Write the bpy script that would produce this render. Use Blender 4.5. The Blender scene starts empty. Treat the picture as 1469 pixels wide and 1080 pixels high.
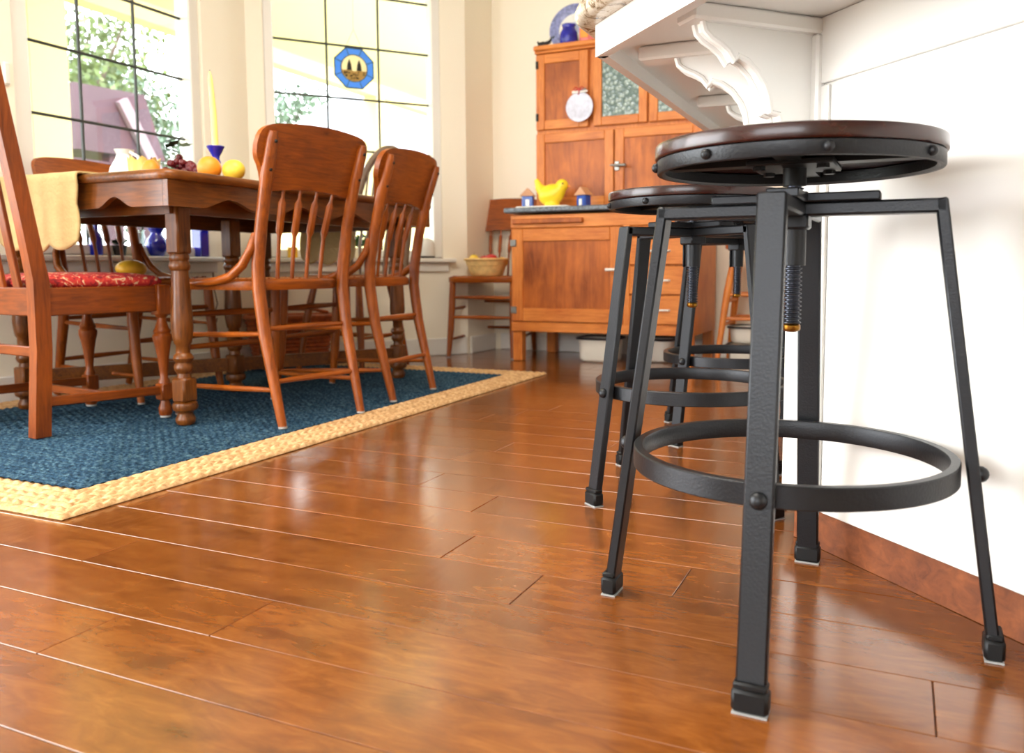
import bpy, bmesh, math, random
from mathutils import Vector, Matrix

R = math.radians
random.seed(7)
SC = bpy.context.scene
COL = SC.collection

# ------------------------------------------------------------------ camera
CAM_H = 0.495
YAW, PITCH, ROLL = R(-23.69913), R(4.83911), R(-0.187325)


def make_camera():
    fw = Vector((math.sin(YAW) * math.cos(PITCH), math.cos(YAW) * math.cos(PITCH), -math.sin(PITCH)))
    r = Vector((math.cos(YAW), -math.sin(YAW), 0))
    u = r.cross(fw)
    r2 = math.cos(ROLL) * r + math.sin(ROLL) * u
    u2 = -math.sin(ROLL) * r + math.cos(ROLL) * u
    cd = bpy.data.cameras.new('camera')
    co = bpy.data.objects.new('camera', cd)
    COL.objects.link(co)
    m = Matrix.Identity(4)
    for i in range(3):
        m[i][0], m[i][1], m[i][2] = r2[i], u2[i], -fw[i]
    m[0][3], m[1][3], m[2][3] = 0, 0, CAM_H
    co.matrix_world = m
    cd.sensor_width = 36.0
    cd.lens = 1164.244 / 1469 * 36.0
    cd.shift_x = -(779.77 - 734.5) / 1469
    cd.shift_y = (483.69 - 540.0) / 1469
    cd.clip_start = 0.02
    cd.dof.use_dof = True
    cd.dof.focus_distance = 1.45
    cd.dof.aperture_fstop = 5.0
    SC.camera = co


make_camera()

# ------------------------------------------------------------------ world, lights, exposure
SC.view_settings.view_transform = 'Standard'
SC.view_settings.look = 'None'
SC.view_settings.gamma = 1.0
SC.view_settings.use_curve_mapping = False
SC.view_settings.exposure = 0.75

w = bpy.data.worlds.new('sky')
SC.world = w
w.use_nodes = True
wb = w.node_tree.nodes['Background']
wb.inputs[0].default_value = (0.93, 0.97, 1.0, 1)
wb.inputs[1].default_value = 5.0


def area(name, loc, direction, sx, sy, power, color=(1, 1, 1)):
    ld = bpy.data.lights.new(name, 'AREA')
    ld.shape = 'RECTANGLE'
    ld.size, ld.size_y = sx, sy
    ld.energy = power
    ld.color = color
    o = bpy.data.objects.new(name, ld)
    COL.objects.link(o)
    o.location = loc
    o.rotation_euler = Vector(direction).to_track_quat('-Z', 'Y').to_euler()
    return o


# daylight standing in the glazed openings that lie outside the picture
area('daylight_patio_door', (-3.0, -0.25, 1.12), (1, 0, 0), 2.3, 2.0, 68, (0.965, 0.985, 1.0))
area('daylight_kitchen_window', (-0.6, -2.9, 1.5), (0, 1, -0.1), 2.6, 1.5, 16, (0.97, 0.98, 1.0))
area('ceiling_fill_light', (-1.2, 1.2, 2.57), (0, 0, -1), 1.2, 1.2, 34, (1.0, 0.93, 0.82))  # added fill lamp with no fixture, lifts the walls
for _n, _loc, _dir, _w in (('sky_portal_left', (-3.21, 2.51, 1.35), (1, 0, 0), 0.78), ('sky_portal_side', (-3.21, 1.5, 1.35), (1, 0, 0), 0.78),
                           ('sky_portal_bay', (-2.79, 3.75, 1.35), (0.764, -0.645, 0), 0.86)):
    _p = area(_n, _loc, _dir, _w, 1.5, 1)
    _p.data.cycles.is_portal = True
sun = bpy.data.lights.new('sun', 'SUN')
sun.energy = 4.0
sun.angle = R(2)
so = bpy.data.objects.new('sun', sun)
COL.objects.link(so)
so.rotation_euler = Vector((-0.55, 0.45, -0.75)).to_track_quat('-Z', 'Y').to_euler()


# ------------------------------------------------------------------ helpers
def lin(c):
    c = c / 255.0
    return c / 12.92 if c <= 0.04045 else ((c + 0.055) / 1.055) ** 2.4


def rgb(r, g, b):
    return (lin(r), lin(g), lin(b), 1)


class MB:
    def __init__(self):
        self.v = []
        self.f = []

    def add(self, vs, fs, M=None):
        o = len(self.v)
        for p in vs:
            p = Vector(p)
            self.v.append(M @ p if M else p)
        for f in fs:
            self.f.append([i + o for i in f])
        return self

    def box(self, c, s, r=0.0, M=None):
        h = [x / 2 for x in s]
        if M is None:
            M = Matrix.Translation(Vector(c))
        else:
            M = M @ Matrix.Translation(Vector(c))
        if r <= 0:
            vs = [(x * h[0], y * h[1], z * h[2]) for x in (-1, 1) for y in (-1, 1) for z in (-1, 1)]
            fs = [(0, 1, 3, 2), (4, 6, 7, 5), (0, 4, 5, 1), (2, 3, 7, 6), (0, 2, 6, 4), (1, 5, 7, 3)]
            return self.add(vs, fs, M)
        r = min(r, min(h) * 0.95)
        idx = {}
        vs = []
        for sx in (-1, 1):
            for sy in (-1, 1):
                for sz in (-1, 1):
                    sg = (sx, sy, sz)
                    for k in range(3):
                        p = [sg[j] * (h[j] - (0 if j == k else r)) for j in range(3)]
                        idx[(sg, k)] = len(vs)
                        vs.append(p)
        fs = []
        for k in range(3):
            a, b = [j for j in range(3) if j != k]
            for s0 in (-1, 1):
                q = []
                for (sa, sb) in ((-1, -1), (1, -1), (1, 1), (-1, 1)):
                    sg = [0, 0, 0]
                    sg[k], sg[a], sg[b] = s0, sa, sb
                    q.append(idx[(tuple(sg), k)])
                fs.append(q)
            for sa in (-1, 1):
                for sb in (-1, 1):
                    g0, g1 = [0, 0, 0], [0, 0, 0]
                    g0[k], g1[k] = -1, 1
                    g0[a] = g1[a] = sa
                    g0[b] = g1[b] = sb
                    g0, g1 = tuple(g0), tuple(g1)
                    fs.append([idx[(g0, a)], idx[(g1, a)], idx[(g1, b)], idx[(g0, b)]])
        for sx in (-1, 1):
            for sy in (-1, 1):
                for sz in (-1, 1):
                    fs.append([idx[((sx, sy, sz), k)] for k in range(3)])
        return self.add(vs, fs, M)

    def beam(self, p0, p1, wd, dp, up=(0, 0, 1), r=0.0, ext=0.0):
        """box from p0 to p1; wd across (side), dp along 'up'"""
        p0, p1 = Vector(p0), Vector(p1)
        d = (p1 - p0)
        L = d.length
        z = d.normalized()
        u = Vector(up)
        x = u.cross(z)
        if x.length < 1e-5:
            x = Vector((1, 0, 0)).cross(z)
        x.normalize()
        y = z.cross(x)
        M = Matrix.Identity(4)
        c = (p0 + p1) / 2
        for i in range(3):
            M[i][0], M[i][1], M[i][2], M[i][3] = x[i], y[i], z[i], c[i]
        return self.box((0, 0, 0), (wd, dp, L + ext), r, M)

    def ring_pts(self, c, x, y, r, n, ph=0.0):
        return [c + x * (r * math.cos(2 * math.pi * i / n + ph)) + y * (r * math.sin(2 * math.pi * i / n + ph)) for i in range(n)]

    def tube(self, pts, radii, n=10, flat=1.0):
        pts = [Vector(p) for p in pts]
        if not isinstance(radii, (list, tuple)):
            radii = [radii] * len(pts)
        o = len(self.v)
        prev = None
        for i, p in enumerate(pts):
            if i == 0:
                t = pts[1] - p
            elif i == len(pts) - 1:
                t = p - pts[-2]
            else:
                t = pts[i + 1] - pts[i - 1]
            t.normalize()
            if prev is None:
                a = Vector((1, 0, 0)) if abs(t.x) < 0.9 else Vector((0, 1, 0))
            else:
                a = prev
            x = a - t * a.dot(t)
            x.normalize()
            y = t.cross(x)
            prev = x
            for q in self.ring_pts(p, x, y * flat, radii[i], n):
                self.v.append(q)
        m = len(pts)
        for i in range(m - 1):
            for j in range(n):
                k = (j + 1) % n
                self.f.append([o + i * n + j, o + i * n + k, o + (i + 1) * n + k, o + (i + 1) * n + j])
        self.f.append([o + j for j in range(n)][::-1])
        self.f.append([o + (m - 1) * n + j for j in range(n)])
        return self

    def cyl(self, p0, p1, r0, r1=None, n=16):
        return self.tube([p0, p1], [r0, r0 if r1 is None else r1], n)

    def lathe(self, prof, c=(0, 0, 0), n=24, M=None):
        """prof: list of (r, z) from bottom to top"""
        vs, fs = [], []
        c = Vector(c)
        for (r, z) in prof:
            for i in range(n):
                a = 2 * math.pi * i / n
                vs.append(c + Vector((r * math.cos(a), r * math.sin(a), z)))
        m = len(prof)
        for i in range(m - 1):
            for j in range(n):
                k = (j + 1) % n
                fs.append([i * n + j, i * n + k, (i + 1) * n + k, (i + 1) * n + j])
        fs.append([j for j in range(n)][::-1])
        fs.append([(m - 1) * n + j for j in range(n)])
        return self.add(vs, fs, M)

    def prism(self, poly, th, o=(0, 0, 0), ua=(1, 0, 0), ub=(0, 0, 1)):
        """2D polygon (a,b) in plane ua,ub, thickness th centred"""
        o, ua, ub = Vector(o), Vector(ua), Vector(ub)
        nn = ua.cross(ub).normalized() * (th / 2)
        n = len(poly)
        vs = [o + ua * a + ub * b - nn for a, b in poly] + [o + ua * a + ub * b + nn for a, b in poly]
        fs = [list(range(n))[::-1], list(range(n, 2 * n))]
        for i in range(n):
            k = (i + 1) % n
            fs.append([i, k, n + k, n + i])
        return self.add(vs, fs)

    def sphere(self, c, r, seg=16, rings=10, M=None):
        if not isinstance(r, (tuple, list)):
            r = (r, r, r)
        c = Vector(c)
        vs = [c + Vector((0, 0, -r[2]))]
        for i in range(1, rings):
            a = math.pi * i / rings - math.pi / 2
            for j in range(seg):
                b = 2 * math.pi * j / seg
                vs.append(c + Vector((r[0] * math.cos(a) * math.cos(b), r[1] * math.cos(a) * math.sin(b), r[2] * math.sin(a))))
        vs.append(c + Vector((0, 0, r[2])))
        fs = []
        for j in range(seg):
            fs.append([0, 1 + (j + 1) % seg, 1 + j])
        for i in range(rings - 2):
            for j in range(seg):
                k = (j + 1) % seg
                fs.append([1 + i * seg + j, 1 + i * seg + k, 1 + (i + 1) * seg + k, 1 + (i + 1) * seg + j])
        t = len(vs) - 1
        b0 = 1 + (rings - 2) * seg
        for j in range(seg):
            fs.append([b0 + j, b0 + (j + 1) % seg, t])
        return self.add(vs, fs, M)

    def mesh(self, name, mat, smooth=True, angle=38, recalc=True):
        me = bpy.data.meshes.new(name)
        me.from_pydata([tuple(p) for p in self.v], [], self.f)
        if recalc:
            bm = bmesh.new()
            bm.from_mesh(me)
            bmesh.ops.recalc_face_normals(bm, faces=bm.faces)
            bm.to_mesh(me)
            bm.free()
        me.materials.append(mat)
        if smooth:
            me.shade_smooth()
            me.set_sharp_from_angle(angle=R(angle))
        me.update()
        return me

    def obj(self, name, mat, parent=None, smooth=True, angle=38, label=None, recalc=True):
        return place(name, self.mesh(name, mat, smooth, angle, recalc), parent, label)


def place(name, me, parent=None, label=None, loc=None, rot=None):
    o = bpy.data.objects.new(name, me)
    COL.objects.link(o)
    if parent:
        o.parent = parent
    if label:
        o['label'] = label
    if loc:
        o.location = loc
    if rot:
        o.rotation_euler = rot
    return o


def tag(o, label, cat, group=None):
    o['label'] = label
    o['category'] = cat
    if group:
        o['group'] = group
    return o


def thing(name, label, cat, loc=(0, 0, 0), rz=0.0, group=None):
    o = bpy.data.objects.new(name, None)
    o.empty_display_size = 0.05
    COL.objects.link(o)
    o.location = loc
    o.rotation_euler = (0, 0, rz)
    return tag(o, label, cat, group)


def struct(o):
    o['kind'] = 'structure'
    return o


def spawn(parts, name, label, cat, loc, rz=0.0, group=None):
    """parts: list of (name, mesh, [sub parts], label)"""
    t = thing(name, label, cat, loc, rz, group)

    def rec(ps, parent):
        for p in ps:
            c = place(p[0], p[1], parent, p[3] if len(p) > 3 else None)
            if len(p) > 2 and p[2]:
                rec(p[2], c)
    rec(parts, t)
    return t


# ------------------------------------------------------------------ materials
MATS = {}


def new_mat(name):
    m = bpy.data.materials.new(name)
    m.use_nodes = True
    nt = m.node_tree
    return m, nt, nt.nodes['Principled BSDF']


def simple(name, col, rough=0.5, metal=0.0, spec=0.5, bump=0.0, bscale=60, coat=0.0, var=0.0, vscale=8):
    m, nt, b = new_mat(name)
    b.inputs['Base Color'].default_value = col
    b.inputs['Roughness'].default_value = rough
    b.inputs['Metallic'].default_value = metal
    b.inputs['Specular IOR Level'].default_value = spec
    b.inputs['Coat Weight'].default_value = coat
    b.inputs['Coat Roughness'].default_value = 0.12
    if var or bump:
        tc = nt.nodes.new('ShaderNodeTexCoord')
    if var:
        n = nt.nodes.new('ShaderNodeTexNoise')
        n.inputs['Scale'].default_value = vscale
        n.inputs['Detail'].default_value = 4
        nt.links.new(tc.outputs['Object'], n.inputs['Vector'])
        cr = nt.nodes.new('ShaderNodeValToRGB')
        cr.color_ramp.elements[0].position = 0.3
        cr.color_ramp.elements[1].position = 0.7
        cr.color_ramp.elements[0].color = tuple(c * (1 - var) for c in col[:3]) + (1,)
        cr.color_ramp.elements[1].color = tuple(min(1, c * (1 + var)) for c in col[:3]) + (1,)
        nt.links.new(n.outputs['Fac'], cr.inputs['Fac'])
        nt.links.new(cr.outputs['Color'], b.inputs['Base Color'])
    if bump:
        n = nt.nodes.new('ShaderNodeTexNoise')
        n.inputs['Scale'].default_value = bscale
        n.inputs['Detail'].default_value = 3
        nt.links.new(tc.outputs['Object'], n.inputs['Vector'])
        bp = nt.nodes.new('ShaderNodeBump')
        bp.inputs['Strength'].default_value = bump
        bp.inputs['Distance'].default_value = 0.004
        nt.links.new(n.outputs['Fac'], bp.inputs['Height'])
        nt.links.new(bp.outputs['Normal'], b.inputs['Normal'])
    MATS[name] = m
    return m


def wood(name, dark, light, axis='Z', rough=0.35, stretch=12.0, scale=9.0, coat=0.08, rings=0.5, bump=0.06):
    m, nt, b = new_mat(name)
    N, L = nt.nodes, nt.links
    tc = N.new('ShaderNodeTexCoord')
    oi = N.new('ShaderNodeObjectInfo')
    ofs = N.new('ShaderNodeVectorMath')
    ofs.operation = 'MULTIPLY_ADD'
    ofs.inputs[1].default_value = (7.3, 5.1, 3.7)
    cmb = N.new('ShaderNodeCombineXYZ')
    for i in range(3):
        L.new(oi.outputs['Random'], cmb.inputs[i])
    L.new(cmb.outputs[0], ofs.inputs[0])
    L.new(tc.outputs['Object'], ofs.inputs[2])
    mp = N.new('ShaderNodeMapping')
    sc = {'X': (1, stretch, stretch), 'Y': (stretch, 1, stretch), 'Z': (stretch, stretch, 1)}[axis]
    mp.inputs['Scale'].default_value = sc
    L.new(ofs.outputs[0], mp.inputs['Vector'])
    n1 = N.new('ShaderNodeTexNoise')
    n1.inputs['Scale'].default_value = scale
    n1.inputs['Detail'].default_value = 6
    n1.inputs['Roughness'].default_value = 0.65
    n1.inputs['Distortion'].default_value = 0.6
    L.new(mp.outputs[0], n1.inputs['Vector'])
    n2 = N.new('ShaderNodeTexNoise')
    n2.inputs['Scale'].default_value = 5
    n2.inputs['Detail'].default_value = 3
    L.new(ofs.outputs[0], n2.inputs['Vector'])
    mx = N.new('ShaderNodeMath')
    mx.operation = 'MULTIPLY_ADD'
    mx.inputs[1].default_value = 0.45
    L.new(n2.outputs['Fac'], mx.inputs[0])
    ml = N.new('ShaderNodeMath')
    ml.operation = 'MULTIPLY'
    ml.inputs[1].default_value = 0.6
    L.new(n1.outputs['Fac'], ml.inputs[0])
    L.new(ml.outputs[0], mx.inputs[2])
    cr = N.new('ShaderNodeValToRGB')
    cr.color_ramp.elements[0].position = 0.36
    cr.color_ramp.elements[1].position = 0.68
    cr.color_ramp.elements[0].color = dark
    cr.color_ramp.elements[1].color = light
    L.new(mx.outputs[0], cr.inputs['Fac'])
    L.new(cr.outputs['Color'], b.inputs['Base Color'])
    b.inputs['Roughness'].default_value = rough
    b.inputs['Specular IOR Level'].default_value = 0.35
    b.inputs['Coat Weight'].default_value = coat
    b.inputs['Coat Roughness'].default_value = 0.15
    bp = N.new('ShaderNodeBump')
    bp.inputs['Strength'].default_value = bump
    bp.inputs['Distance'].default_value = 0.003
    L.new(n1.outputs['Fac'], bp.inputs['Height'])
    L.new(bp.outputs['Normal'], b.inputs['Normal'])
    MATS[name] = m
    return m


OAK_D, OAK_L = rgb(102, 44, 6), rgb(170, 86, 16)
oak_z = wood('oak_vertical', OAK_D, OAK_L, 'Z')
oak_x = wood('oak_horizontal', OAK_D, OAK_L, 'X')
oak_y = wood('oak_depthwise', OAK_D, OAK_L, 'Y')
HO_D, HO_L = rgb(182, 92, 30), rgb(230, 144, 66)
hoo_z = wood('hoosier_oak_vertical', HO_D, HO_L, 'Z', rough=0.42, coat=0.05)
hoo_x = wood('hoosier_oak_horizontal', HO_D, HO_L, 'X', rough=0.42, coat=0.05)
hoop_z = wood('hoosier_panel_oak', rgb(124, 56, 14), rgb(204, 112, 42), 'Z', rough=0.45, coat=0.05, stretch=7, scale=4)
TB_D, TB_L = rgb(60, 27, 5), rgb(134, 74, 20)
tab_x = wood('table_oak_crosswise', TB_D, TB_L, 'X', rough=0.32)
tab_y = wood('table_oak_lengthwise', TB_D, TB_L, 'Y', rough=0.32)
tab_z = wood('table_oak_upright', TB_D, TB_L, 'Z', rough=0.32)
MH_D, MH_L = rgb(88, 36, 4), rgb(148, 70, 12)
mah_z = wood('side_chair_wood_upright', MH_D, MH_L, 'Z', rough=0.35)
mah_x = wood('side_chair_wood_across', MH_D, MH_L, 'X', rough=0.35)
mah_y = wood('side_chair_wood_depthwise', MH_D, MH_L, 'Y', rough=0.35)
grey_z = wood('dusky_brown_wood', rgb(84, 66, 52), rgb(132, 106, 84), 'Z', rough=0.4)
seat_wood = wood('stool_seat_mahogany', rgb(28, 8, 6), rgb(62, 21, 13), 'X', rough=0.26, coat=0.3, stretch=10)
toe_wood = wood('toe_kick_wood', rgb(92, 46, 24), rgb(148, 84, 46), 'X', rough=0.45, stretch=3, scale=14, bump=0.2)

white = simple('white_satin_paint', rgb(238, 236, 231), rough=0.28, spec=0.5)
cream = simple('cream_wall_paint', rgb(253, 244, 224), rough=0.7, bump=0.05, bscale=180)
trimw = simple('white_trim_paint', rgb(240, 236, 228), rough=0.4)
ceilm = simple('ceiling_paint', rgb(242, 238, 230), rough=0.8)
iron = simple('black_brown_iron', rgb(38, 39, 42), rough=0.38, metal=0.55, bump=0.12, bscale=300)
iron_d = simple('black_iron_underside', rgb(17, 17, 18), rough=0.5, metal=0.4)
brass = simple('brass', rgb(150, 104, 40), rough=0.3, metal=1.0)
chrome = simple('dull_steel', rgb(150, 148, 142), rough=0.35, metal=1.0)
felt = simple('pale_felt_pad', rgb(160, 160, 158), rough=0.9)
lead = simple('dark_lead_came', rgb(62, 64, 62), rough=0.5, metal=0.3)
porcelain = simple('white_porcelain', rgb(240, 238, 232), rough=0.15)
cobalt = simple('cobalt_glass', rgb(20, 30, 170), rough=0.08, spec=0.7, coat=0.5)
wax = simple('yellow_wax', rgb(255, 238, 130), rough=0.45)
red = simple('glossy_red', rgb(190, 24, 30), rough=0.25, coat=0.4, var=0.2)
yellow = simple('yellow_peel', rgb(246, 206, 66), rough=0.4, var=0.12, vscale=14)
orange = simple('orange_peel', rgb(240, 150, 40), rough=0.45, var=0.1, bump=0.2, bscale=160)
mango_m = simple('mango_peel', rgb(234, 176, 46), rough=0.4, var=0.25, vscale=18)
leafm = simple('green_leaf', rgb(70, 110, 50), rough=0.5, var=0.35, vscale=20)
dark_green = simple('dark_green_leaf', rgb(34, 52, 30), rough=0.5, var=0.3)
grape_m = simple('dark_red_grape', rgb(96, 18, 26), rough=0.3, var=0.3, vscale=30)
quilt = simple('cream_quilted_cotton', rgb(200, 170, 116), rough=0.95, bump=0.9, bscale=70, var=0.06, vscale=30)
basketm = simple('pale_wicker', rgb(226, 186, 120), rough=0.7, var=0.15, vscale=40, bump=0.4, bscale=120)
wickerm = simple('red_brown_wicker', rgb(176, 84, 34), rough=0.55, var=0.3, vscale=40, bump=0.4, bscale=140)
enamel = simple('white_enamel', rgb(236, 230, 216), rough=0.2, coat=0.3)
enamel_rim = simple('dark_enamel_rim', rgb(40, 40, 44), rough=0.3)
slate = simple('speckled_slate_counter', rgb(96, 103, 110), rough=0.3, var=0.75, vscale=90)
duckm = simple('yellow_ceramic', rgb(252, 214, 40), rough=0.35)
pink = simple('pink_jar', rgb(240, 130, 130), rough=0.35)
creamw = simple('cream_ceramic', rgb(240, 226, 196), rough=0.4)
blackm = simple('black_cast_iron', rgb(30, 26, 24), rough=0.55)
tan_roof = simple('tan_ceramic', rgb(206, 150, 110), rough=0.5)
outletm = simple('ivory_plastic', rgb(240, 234, 220), rough=0.4)
cordm = simple('brown_cord', rgb(120, 90, 60), rough=0.6)
granite = None


def granite_mat():
    m, nt, b = new_mat('cream_granite')
    N, L = nt.nodes, nt.links
    tc = N.new('ShaderNodeTexCoord')
    n = N.new('ShaderNodeTexNoise')
    n.inputs['Scale'].default_value = 26
    n.inputs['Detail'].default_value = 8
    n.inputs['Roughness'].default_value = 0.75
    n.inputs['Distortion'].default_value = 1.2
    L.new(tc.outputs['Object'], n.inputs['Vector'])
    cr = N.new('ShaderNodeValToRGB')
    e = cr.color_ramp.elements
    e[0].position, e[0].color = 0.36, rgb(44, 36, 30)
    e[1].position, e[1].color = 0.66, rgb(214, 204, 188)
    a = e.new(0.43)
    a.color = rgb(136, 114, 88)
    a = e.new(0.50)
    a.color = rgb(194, 180, 158)
    L.new(n.outputs['Fac'], cr.inputs['Fac'])
    L.new(cr.outputs['Color'], b.inputs['Base Color'])
    b.inputs['Roughness'].default_value = 0.14
    return m


granite = granite_mat()


def floor_mat():
    m, nt, b = new_mat('hand_scraped_maple_planks')
    N, L = nt.nodes, nt.links
    tc = N.new('ShaderNodeTexCoord')
    oi = N.new('ShaderNodeObjectInfo')
    cmb = N.new('ShaderNodeCombineXYZ')
    for i in range(3):
        L.new(oi.outputs['Random'], cmb.inputs[i])
    ofs = N.new('ShaderNodeVectorMath')
    ofs.operation = 'MULTIPLY_ADD'
    ofs.inputs[1].default_value = (31, 17, 23)
    L.new(cmb.outputs[0], ofs.inputs[0])
    L.new(tc.outputs['Object'], ofs.inputs[2])
    mp = N.new('ShaderNodeMapping')
    mp.inputs['Scale'].default_value = (3.0, 11, 8)
    L.new(ofs.outputs[0], mp.inputs['Vector'])
    g = N.new('ShaderNodeTexNoise')
    g.inputs['Scale'].default_value = 4
    g.inputs['Detail'].default_value = 7
    g.inputs['Roughness'].default_value = 0.62
    g.inputs['Distortion'].default_value = 0.8
    L.new(mp.outputs[0], g.inputs['Vector'])
    mp2 = N.new('ShaderNodeMapping')
    mp2.inputs['Scale'].default_value = (5.0, 9.0, 4)
    L.new(ofs.outputs[0], mp2.inputs['Vector'])
    p = N.new('ShaderNodeTexNoise')
    p.inputs['Scale'].default_value = 1.6
    p.inputs['Detail'].default_value = 2.5
    p.inputs['Roughness'].default_value = 0.6
    L.new(mp2.outputs[0], p.inputs['Vector'])
    cr = N.new('ShaderNodeValToRGB')
    e = cr.color_ramp.elements
    e[0].position, e[0].color = 0.25, rgb(104, 55, 20)
    e[1].position, e[1].color = 0.75, rgb(144, 86, 36)
    a = e.new(0.5)
    a.color = rgb(125, 70, 26)
    L.new(g.outputs['Fac'], cr.inputs['Fac'])
    pr = N.new('ShaderNodeValToRGB')
    e = pr.color_ramp.elements
    e[0].position, e[0].color = 0.27, (0.5, 0.44, 0.4, 1)
    e[1].position, e[1].color = 0.46, (1, 1, 1, 1)
    L.new(p.outputs['Fac'], pr.inputs['Fac'])
    mu = N.new('ShaderNodeMixRGB')
    mu.blend_type = 'MULTIPLY'
    mu.inputs[0].default_value = 0.8
    L.new(cr.outputs['Color'], mu.inputs[1])
    L.new(pr.outputs['Color'], mu.inputs[2])
    hs = N.new('ShaderNodeHueSaturation')
    mr = N.new('ShaderNodeMapRange')
    mr.inputs['To Min'].default_value = 0.86
    mr.inputs['To Max'].default_value = 1.14
    L.new(oi.outputs['Random'], mr.inputs['Value'])
    L.new(mr.outputs[0], hs.inputs['Value'])
    L.new(mu.outputs[0], hs.inputs['Color'])
    L.new(hs.outputs[0], b.inputs['Base Color'])
    b.inputs['Roughness'].default_value = 0.2
    b.inputs['Specular IOR Level'].default_value = 0.5
    b.inputs['Coat Weight'].default_value = 0.5
    b.inputs['Coat Roughness'].default_value = 0.16
    # hand scraped relief
    mp3 = N.new('ShaderNodeMapping')
    mp3.inputs['Scale'].default_value = (26, 5, 5)
    L.new(ofs.outputs[0], mp3.inputs['Vector'])
    rn = N.new('ShaderNodeTexNoise')
    rn.inputs['Scale'].default_value = 1.0
    rn.inputs['Detail'].default_value = 2
    L.new(mp3.outputs[0], rn.inputs['Vector'])
    bp = N.new('ShaderNodeBump')
    bp.inputs['Strength'].default_value = 0.14
    bp.inputs['Distance'].default_value = 0.006
    L.new(rn.outputs['Fac'], bp.inputs['Height'])
    bp2 = N.new('ShaderNodeBump')
    bp2.inputs['Strength'].default_value = 0.05
    bp2.inputs['Distance'].default_value = 0.002
    L.new(g.outputs['Fac'], bp2.inputs['Height'])
    L.new(bp.outputs['Normal'], bp2.inputs['Normal'])
    L.new(bp2.outputs['Normal'], b.inputs['Normal'])
    return m


plank_m = floor_mat()
groove_m = simple('dark_floor_joint', rgb(40, 20, 10), rough=0.8)


def glass_mat(name, tint, fac=0.92, rough=0.02):
    m = bpy.data.materials.new(name)
    m.use_nodes = True
    nt = m.node_tree
    nt.nodes.clear()
    out = nt.nodes.new('ShaderNodeOutputMaterial')
    tr = nt.nodes.new('ShaderNodeBsdfTransparent')
    tr.inputs[0].default_value = tint
    gl = nt.nodes.new('ShaderNodeBsdfGlossy')
    gl.inputs['Roughness'].default_value = rough
    mx = nt.nodes.new('ShaderNodeMixShader')
    mx.inputs[0].default_value = 1 - fac
    nt.links.new(tr.outputs[0], mx.inputs[1])
    nt.links.new(gl.outputs[0], mx.inputs[2])
    nt.links.new(mx.outputs[0], out.inputs[0])
    return m


pane_m = glass_mat('window_glass', (0.98, 1, 1, 1), 0.95)
clear_m = glass_mat('clear_vase_glass', (0.86, 0.93, 0.92, 1), 0.8, 0.05)


def translucent(name, col, f=0.6, var=None):
    m = bpy.data.materials.new(name)
    m.use_nodes = True
    nt = m.node_tree
    b = nt.nodes['Principled BSDF']
    b.inputs['Base Color'].default_value = col
    b.inputs['Roughness'].default_value = 0.2
    t = nt.nodes.new('ShaderNodeBsdfTranslucent')
    t.inputs[0].default_value = col
    mx = nt.nodes.new('ShaderNodeMixShader')
    mx.inputs[0].default_value = f
    nt.links.new(b.outputs[0], mx.inputs[1])
    nt.links.new(t.outputs[0], mx.inputs[2])
    nt.links.new(mx.outputs[0], nt.nodes['Material Output'].inputs[0])
    return m


sg_blue = translucent('blue_opal_glass', rgb(120, 180, 246))
sg_cream = translucent('cream_opal_glass', rgb(246, 236, 206))
sg_gold = translucent('gold_brown_glass', rgb(214, 186, 120))
frost = None


def frost_mat():
    m, nt, b = new_mat('patterned_obscure_glass')
    N, L = nt.nodes, nt.links
    tc = N.new('ShaderNodeTexCoord')
    n = N.new('ShaderNodeTexVoronoi')
    n.inputs['Scale'].default_value = 46
    L.new(tc.outputs['Object'], n.inputs['Vector'])
    cr = N.new('ShaderNodeValToRGB')
    e = cr.color_ramp.elements
    e[0].position, e[0].color = 0.1, rgb(176, 190, 180)
    e[1].position, e[1].color = 0.6, rgb(92, 112, 106)
    L.new(n.outputs['Distance'], cr.inputs['Fac'])
    L.new(cr.outputs['Color'], b.inputs['Base Color'])
    b.inputs['Roughness'].default_value = 0.18
    bp = N.new('ShaderNodeBump')
    bp.inputs['Strength'].default_value = 0.5
    bp.inputs['Distance'].default_value = 0.004
    L.new(n.outputs['Distance'], bp.inputs['Height'])
    L.new(bp.outputs['Normal'], b.inputs['Normal'])
    return m


frost = frost_mat()


def floral_mat():
    m, nt, b = new_mat('red_floral_upholstery')
    N, L = nt.nodes, nt.links
    tc = N.new('ShaderNodeTexCoord')
    n = N.new('ShaderNodeTexNoise')
    n.inputs['Scale'].default_value = 34
    n.inputs['Detail'].default_value = 3
    n.inputs['Distortion'].default_value = 2.0
    L.new(tc.outputs['Object'], n.inputs['Vector'])
    cr = N.new('ShaderNodeValToRGB')
    cr.color_ramp.interpolation = 'CONSTANT'
    e = cr.color_ramp.elements
    e[0].position, e[0].color = 0.0, rgb(122, 20, 26)
    e[1].position, e[1].color = 0.61, rgb(206, 180, 142)
    a = e.new(0.42)
    a.color = rgb(176, 36, 34)
    a = e.new(0.55)
    a.color = rgb(196, 70, 46)
    L.new(n.outputs['Fac'], cr.inputs['Fac'])
    L.new(cr.outputs['Color'], b.inputs['Base Color'])
    b.inputs['Roughness'].default_value = 0.9
    return m


floral = floral_mat()


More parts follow.
